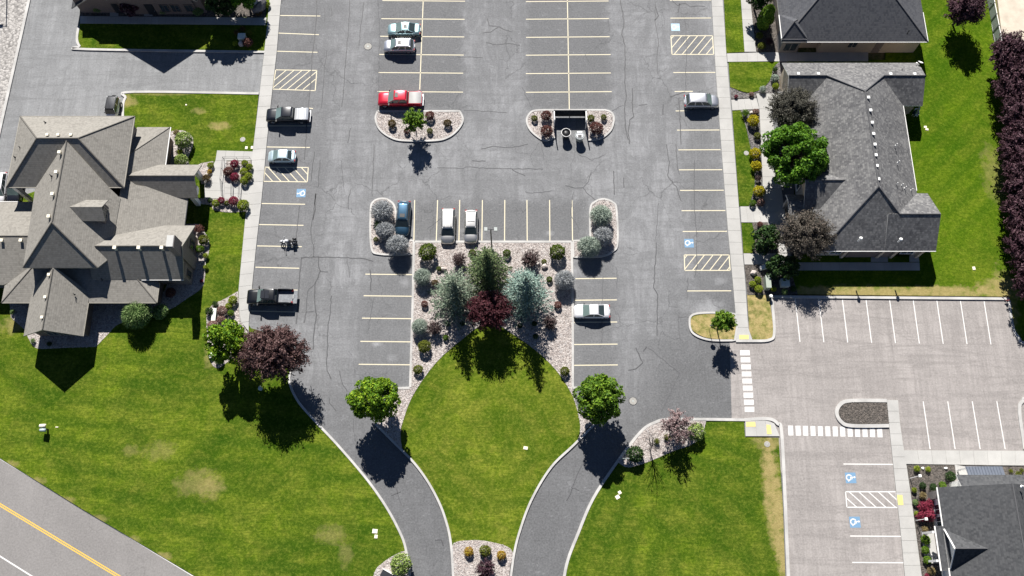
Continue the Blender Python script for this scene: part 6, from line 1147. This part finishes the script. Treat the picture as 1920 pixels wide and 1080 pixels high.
# ---------------------------------------------------------------- street furniture and small things
e = empty('lamp_post', tuple(U(922.5, 470, .13))); tag(e, 'dark double headed lamp post rising from the central rock bed', 'lamp post')
MB().disc((0, 0), .28, 0, .7, 16).build('base', M['concrete'], e); MB().tube((0, 0, .6), (0, 0, 7.6), .10, .075, 10).build('pole', M['darkmetal'], e); MB().tube((-.7, 0, 7.55), (.7, 0, 7.55), .045, .045, 8).build('arm', M['darkmetal'], e)
for s in (-1, 1):
    o = MB().box(s*.42-.0 if s > 0 else -.82, .82 if s > 0 else -.42, -.24, .24, 7.50, 7.68).build('lamp_head', M['vinyl'], e); MB().box(s*.62-.16, s*.62+.16, -.18, .18, 7.47, 7.495).build('lens', M['glass'], o)
e = empty('lamp_post', tuple(U(14, -22, 0))); tag(e, 'lamp post beyond the top left edge throwing a thin shadow on white rock', 'lamp post'); MB().tube((0, 0, 0), (0, 0, 6.0), .09, .07, 8).build('pole', M['darkmetal'], e)
MB().tube((0, 0, 5.9), (-.6, 0, 5.95), .05, .05, 6).build('arm', M['darkmetal'], e); MB().box(-1.05, -.5, -.25, .25, 5.85, 6.0).build('lamp_head', M['darkmetal'], e)

# bin enclosure and two round bins
e = empty('bin_enclosure'); tag(e, 'dark screen enclosure open to the south between two halves of a rock island', 'enclosure'); y0 = U(1066, 219, 0).y; x0 = U(1038, 221, 0).x; x1 = U(1097, 221, 0).x
for i in range(6):
    xa = x0+(x1-x0)*i/6; MB().box(xa+.003, xa+(x1-x0)/6-.003, y0-.03, y0+.03, .16, 1.79).build('panel', M['darkmetal'], e)
MB().box(x0, x1, y0-.04, y0+.04, 1.78, 1.86).build('top_rail', M['darkmetal'], e)
for xx in (x0, x1): MB().box(xx-.04, xx+.04, y0-1.9, y0, .3, 1.75).build('side_panel', M['darkmetal'], e); MB().box(xx-.07, xx+.07, y0-1.95, y0, 1.75, 1.83).build('side_rail', M['trim_white'], e)
for xx in (x0, x1): MB().tube((xx, y0-1.95, 0), (xx, y0-1.95, 2.9), .075, .075, 8).build('post', M['trim_white'], e)
for xx in (x0, (x0+x1)/2, x1): MB().tube((xx, y0, 0), (xx, y0, 1.9), .06, .06, 8).build('post', M['darkmetal'], e)
def bin_(px, py, label, lid):
    q = U(px, py, 1.25); e = empty('waste_bin', (q.x, q.y, .005)); tag(e, label, 'waste bin', 'round bins in front of the enclosure')
    n = 24; V = []; F = []; prof = [(.42, 0), (.46, .1), (.60, 1.2), (.66, 1.22), (.66, 1.3), (.57, 1.3), (.55, .75), (0.001, .7)]
    for r_, z in prof: V += [(math.cos(2*math.pi*i/n)*r_, math.sin(2*math.pi*i/n)*r_, z) for i in range(n)]
    for k in range(len(prof)-1): F += [(k*n+i, k*n+(i+1) % n, (k+1)*n+(i+1) % n, (k+1)*n+i) for i in range(n)]
    link('bin_body', mesh('bin_body', V, F, True), M['darkmetal'] if not lid else M['vinyl'], e)
    MB().tube((0, 0, 0), (0, 0, 0), .1).v
    rm = MB(); pts = [(math.cos(2*math.pi*i/n)*.64, math.sin(2*math.pi*i/n)*.64, 1.31) for i in range(n+1)]
    for i in range(n): rm.tube(pts[i], pts[i+1], .045, .045, 6, False)
    rm.build('rim', M['trim_white'] if not lid else M['vinyl'], e)
    if lid:
        MB().disc((0, 0), .60, 1.26, 1.36, 24, .5).build('lid', M['rim'], e); MB().box(-.24, .24, -.42, .02, 1.365, 1.375).build('opening', M['black'], e)
        for x in (-.26, 0, .26): MB().box(x-.09, x+.09, .30, .56, 1.3, 1.42).build('hinge', M['white'], e)
    else:
        me, _ = lumpy('bag', 900, 0+1, (1, 1, 1), 2, .1, .1)
        st = [(-.42, .20, .9, 1.12, .05), (-.15, .42, .9, 1.22, .10), (.2, .40, .9, 1.2, .08), (.45, .2, .9, 1.1, .04)]; loft(st, 'rubbish_bag', M['black'], e)
    return e
bin_(1061.5, 249, 'black round waste bin with white rim and open top, left one', False); bin_(1087, 254, 'grey round waste bin with lid and square opening, right one', True)

def manhole(px, py, r, label, mat='iron', name='manhole_cover'):
    q = U(px, py, .02); e = empty(name, (q.x, q.y, .0)); tag(e, label, 'manhole cover'); zz = 0.12 if mat == 'lawn' else 0.012
    m_ = 'iron' if mat != 'pink' else 'ridge_tan'
    if mat in ('lawn', 'pink'): zz = .12
    MB().disc((0, 0), r, zz-.05, zz+.01, 28).build('frame', M['tar'] if mat == 'iron' else M['concrete'], e); c = MB().disc((0, 0), r*.86, zz, zz+.02, 28).build('cover', M['iron'], e)
    MB().disc((0, 0), r*.22, zz+.02, zz+.03, 12).build('hub', M['vinyl'], c)
manhole(690, 87, .62, 'round pale manhole cover in the left lane near the top'); manhole(1187, 752, .55, 'round pale manhole cover near the right round tree'); manhole(455.5, 262, .36, 'small round cover in the lawn near the plaza', 'lawn', 'utility_cover'); manhole(1399, 287.5, .34, 'small brownish round cover in the narrow lawn', 'pink', 'utility_cover'); manhole(1438, 833, .36, 'small brownish round cover on the dry south lawn corner', 'pink', 'utility_cover')
def lid(px, py, w, d, rz, label):
    q = U(px, py, .14); mb = MB().box(-w/2, w/2, -d/2, d/2, 0, .06); mb.box(-w*.42, w*.42, -d*.42, d*.42, .06, .075); o = mb.build('irrigation_box', M['ivory']); o.location = (q.x, q.y, .10); o.rotation_euler = (0, 0, R(rz)); tag(o, label, 'irrigation box', 'pale irrigation lids set in the lawns')
for a in [(703, 996, .62, .5, -5, 'larger pale lid on the lawn left of the entrance drive'), (705, 1006, .38, .42, -5, 'smaller pale lid on the lawn left of the entrance drive'), (985.5, 840, .52, .38, -8, 'single pale lid on the teardrop lawn'), (1158, 932, .5, .45, 30, 'larger pale lid on the lawn right of the drive'), (1162, 923.5, .38, .4, 30, 'smaller pale lid on the lawn right of the drive'),
          (1735, 238, .38, .3, 0, 'upper pale lid on the lawn beside the ranch house'), (1738, 242.5, .4, .3, -10, 'lower pale lid on the lawn beside the ranch house'), (1826, 503, .38, .45, 5, 'lone pale lid on the east lawn near the purple trees'), (462, 277, .34, .42, 0, 'pale lid on the lawn above the plaza'), (472.5, 276.5, .3, .42, 0, 'pale lid touching the sidewalk above the plaza'), (349, 196.5, .2, .22, 0, 'tiny pale lid in the lawn below the driveway')]: lid(*a)

# rocks
def rock(px, py, rx, ry, h, label, mat='rock', rz=0, seed=1):
    q = U(px, py, h*.6); bm = bmesh.new(); bmesh.ops.create_icosphere(bm, subdivisions=3, radius=1); rg = random.Random(seed); pl = [Vector((rg.gauss(0, 1), rg.gauss(0, 1), rg.gauss(0, 1))).normalized() for _ in range(16)]
    for v in bm.verts:
        for n_ in pl:
            d = v.co.dot(n_); lim = .78
            if d > lim: v.co -= n_*(d-lim)
        v.co = Vector((v.co.x*rx, v.co.y*ry, v.co.z*h*.75+h*.45))
    me = bpy.data.meshes.new('boulder'); bm.to_mesh(me); bm.free(); o = link('boulder', me, M[mat]); o.location = (q.x, q.y, .08); o.rotation_euler = (0, 0, R(rz)); tag(o, label, 'boulder'); return o
rock(487, 12, 1.55, .72, 1.5, 'large boulder with dark banded face and pale top at the top edge', 'rock_dark', 52, 3); rock(481, 9, 1.1, .4, 1.6, 'pale slab boulder leaning behind the banded boulder', 'rock', 52, 4)
rock(452, 82, .42, .4, .7, 'pale boulder beside the russet ball shrub', 'rock', 20, 5); rock(1021, 499, .45, .4, .55, 'pale boulder on the central bed right side', 'rock', 10, 6); rock(831, 504, .5, .3, .45, 'pale boulder above the left spruce', 'rock', 0, 7)
rock(1413.5, 511, .48, .4, .6, 'pale pink boulder beside the right sidewalk', 'rock', 0, 8); rock(1409, 212, .35, .3, .45, 'small pale rock above the topmost golden shrub', 'rock', 0, 9); rock(1730, 878, .2, .18, .25, 'left small white rock in the dark bed', 'white', 0, 10); rock(1773, 878, .25, .18, .25, 'right small white rock in the dark bed', 'white', 0, 11); rock(396, 667, .35, .5, .6, 'white rock at the edge of the driveway corner bed', 'white', 0, 12); rock(488, 728, .3, .35, .7, 'pale rock under the plum tree', 'bluegrey', 0, 13); rock(1420, 340, .3, .3, .4, 'pale rock between the golden shrubs', 'rock', 0, 14); rock(907, 1046, .3, .3, .4, 'dark rock below the olive shrub in the entrance bed', 'rock_dark', 0, 15); rock(1745, 1042, .2, .18, .4, 'white rock beside the lowest green balls', 'white', 0, 16)
# cabinets
def cabinet(px, py, w, d, h, mat, label, rz=0, name='utility_cabinet', cat='utility cabinet'):
    q = U(px, py, h); e = empty(name, (q.x, q.y, .1), R(rz)); tag(e, label, cat); MB().box(-w/2, w/2, -d/2, d/2, 0, h-.05).build('body', M[mat], e); MB().box(-w/2-.04, w/2+.04, -d/2-.04, d/2+.04, h-.05, h+.02).build('lid', M[mat], e); MB().box(-w*.35, -.02, -d/2-.02, -d/2, .1, h-.15).build('door', M[mat], e); MB().box(.02, w*.35, -d/2-.02, -d/2, .1, h-.15).build('door', M[mat], e)
cabinet(453, 68, 1.0, .85, .9, 'box_pale', 'pale square utility box among grass tufts above the driveway'); cabinet(1440.5, 528, .6, 1.65, 1.3, 'box_green', 'tall grey green cabinet at the parking corner'); cabinet(1472, 530, 1.1, 1.0, .8, 'box_pale', 'low transformer box in the shade of the conifer'); cabinet(1432, 501, .9, .5, .55, 'white', 'low white box beside the conifer', 15)
e = empty('yard_hydrant', tuple(U(1443, 558, .1))); tag(e, 'short white capped post at the kerb corner', 'post'); MB().disc((0, 0), .12, 0, .7, 12).build('pipe', M['vinyl'], e); MB().disc((0, 0), .24, .65, .85, 14, .18).build('cap', M['white'], e)
e = empty('stone_bench', tuple(U(401.5, 590, .5))); e.location.z = .1; tag(e, 'pale stone bench slab standing on the rock bed beside dark tufts', 'bench'); MB().box(-.27, .27, -.86, .86, .42, .55).build('seat', M['box_pale'], e)
for y in (-.6, .6): MB().box(-.2, .2, y-.1, y+.1, 0, .42).build('leg', M['concrete'], e)
# twin lawn light
q = U(90, 806, .1); e = empty('lawn_light', (q.x, q.y, .1)); tag(e, 'short post with a white and a blue grey hood alone on the west lawn', 'lawn light'); MB().box(-.1, .1, -.1, .1, 0, 1.1).build('post', M['darkmetal'], e)
loft([(-.42, .2, .85, 1.2, .08), (.3, .24, .95, 1.25, .08)], 'hood', M['ivory'], e).location = (-.12, .32, 0); loft([(-.42, .18, .75, 1.02, .08), (.3, .22, .8, 1.1, .08)], 'hood', M['bluegrey'], e).location = (-.1, -.16, 0); MB().box(.9, 1.25, .3, .4, .0, .06).build('stake', M['ivory'], e)
# path lights in the dark bed
for (x, y, lb) in ((1706, 897, 'upper white path light beside the sidewalk'), (1717, 976, 'lower white path light beside the crimson shrubs')):
    q = U(x, y, .12); e = empty('path_light', (q.x, q.y, .12)); tag(e, lb, 'path light', 'path lights in the dark bed'); MB().tube((0, 0, 0), (.0, 0, 2.7), .045, .04, 8).build('post', M['trim_white'], e); MB().box(-.12, .2, -.16, .16, 2.7, 2.86).build('lamp_head', M['white'], e)
# railing and plaza
e = empty('handrail'); tag(e, 'thin dark metal railing around the sunken planting of the entrance plaza', 'railing'); mb = None
paths = [[(421, 300), (471, 300)], [(421, 300), (416, 341), (419, 371)], [(437, 345), (436, 371)], [(452, 345), (450, 373)]]
for pth in paths:
    g3 = [U(x, y, .15) for x, y in pth]
    for a, b in zip(g3, g3[1:]):
        for hz in (.5, .95): MB().tube((a.x, a.y, .15+hz), (b.x, b.y, .15+hz), .025, .025, 6).build('rail', M['darkmetal'], e)
        k = max(1, int((b-a).length/1.4))
        for i in range(k+1): c_ = a.lerp(b, i/k); MB().tube((c_.x, c_.y, .1), (c_.x, c_.y, 1.1), .028, .028, 6).build('post', M['darkmetal'], e)
# satellite dish on the ranch house
q = U(1722, 120, 4.0); e = empty('satellite_dish', (q.x, q.y, 3.4)); tag(e, 'white satellite dish at the north east roof corner of the ranch house', 'satellite dish'); MB().tube((-.3, -.1, 0), (0, 0, .7), .03, .03, 6).build('arm', M['metal'], e)
V = []; F = []; n = 18
for k in range(4):
    rr0 = .38*k/3+.001; V += [(math.cos(2*math.pi*i/n)*rr0, math.sin(2*math.pi*i/n)*rr0*.85, (rr0**2)*.9) for i in range(n)]
for k in range(3): F += [(k*n+i, k*n+(i+1) % n, (k+1)*n+(i+1) % n, (k+1)*n+i) for i in range(n)]
o = link('dish', mesh('dish', V, F, True), M['white'], e); o.location = (.2, .1, .75); o.rotation_euler = (R(-35), R(20), 0); MB().box(-.4, -.2, 0, .15, .7, .82).build('receiver', M['white'], e)
# patio things in the house notch
q = U(1716, 210, 1.2); e = empty('patio_parasol', (q.x, q.y, 0.1)); tag(e, 'folded blue patio parasol tucked under the east eave of the ranch house', 'parasol'); MB().tube((0, 0, 0), (0, 0, 2.0), .04, .04, 8).build('pole', M['trim_white'], e); MB().tube((0, 0, .9), (0, 0, 1.9), .32, .06, 10).build('canopy', P['blue'], e)
for i, (x, y) in enumerate(((1720, 205), (1719, 213))):
    q = U(x, y, .7); o = MB().box(-.22, .22, -.25, .25, .4, .46).box(.16, .22, -.25, .25, .46, .95).box(-.2, -.15, -.22, -.17, 0, .4).box(.15, .2, -.22, -.17, 0, .4).box(-.2, -.15, .17, .22, 0, .4).box(.15, .2, .17, .22, 0, .4).build('patio_chair', M['white']); o.location = (q.x, q.y, .1); tag(o, ['upper white patio chair beside the ranch house', 'lower white patio chair beside the ranch house'][i], 'chair', 'white patio chairs')
# small red bin sign at lot corner, drive sign, frame sign at bottom
q = U(1886.5, 565, .1); e = empty('storm_drain_marker', (q.x, q.y, 0)); tag(e, 'small dark red marker standing at the upper right lot corner', 'marker'); MB().box(-.16, .16, -.03, .03, .25, .65).build('plate', M['lamp_red'], e); MB().tube((0, 0, 0), (0, 0, .7), .03, .03, 6).build('post', M['metal'], e)
q = U(1168, 862, .1); e = empty('drive_sign', (q.x, q.y, .1)); tag(e, 'small edge on sign at the kerb left of the dark green shrub', 'sign'); MB().tube((0, 0, 0), (0, 0, 1.3), .035, .035, 6).build('post', M['darkmetal'], e); MB().box(-.35, .65, -.03, .03, .55, 1.3).build('panel', M['vinyl'], e)
q = U(727, 1078, 1.0); e = empty('monument_sign', (q.x, q.y, .1), R(-28)); tag(e, 'dark monument sign with white frame cut by the bottom edge', 'sign'); MB().box(-.8, .8, -.5, .3, 0, 1.0).build('panel', M['darkmetal'], e); MB().box(-.86, .86, .3, .38, 0, 1.08).build('frame', M['trim_white'], e)
# lamp over corner island tree trunk (street sign shadow)
q = U(1334, 612, 1.6); e = empty('round_sign', (q.x, q.y, .1)); tag(e, 'grey backed sign on a post beside the corner island tree', 'sign'); MB().tube((0, 0, 0), (0, 0, 2.1), .035, .035, 6).build('post', M['metal'], e); MB().tube((0, -.02, 2.0), (0, .02, 2.0), .34, .34, 8).build('plate', M['vinyl'], e)

# give every building an anchor at its own base
for o_, loc in ((H, (-54, 45, 0)), (H2, (47, 55, 0)), (H3, (48.5, 84, 0)), (H4, (-54, 88, 0)), (H5, (57.5, -2, 0))):
    for c_ in o_.children: c_.matrix_parent_inverse = Matrix.Translation(Vector(loc)).inverted()
    o_.location = loc
for nm in ('handrail', 'bin_enclosure'):
    o_ = bpy.data.objects[nm]; c0 = o_.children[0]; loc = Vector(c0.data.vertices[0].co); loc.z = 0
    for c_ in o_.children: c_.matrix_parent_inverse = Matrix.Translation(loc).inverted()
    o_.location = loc
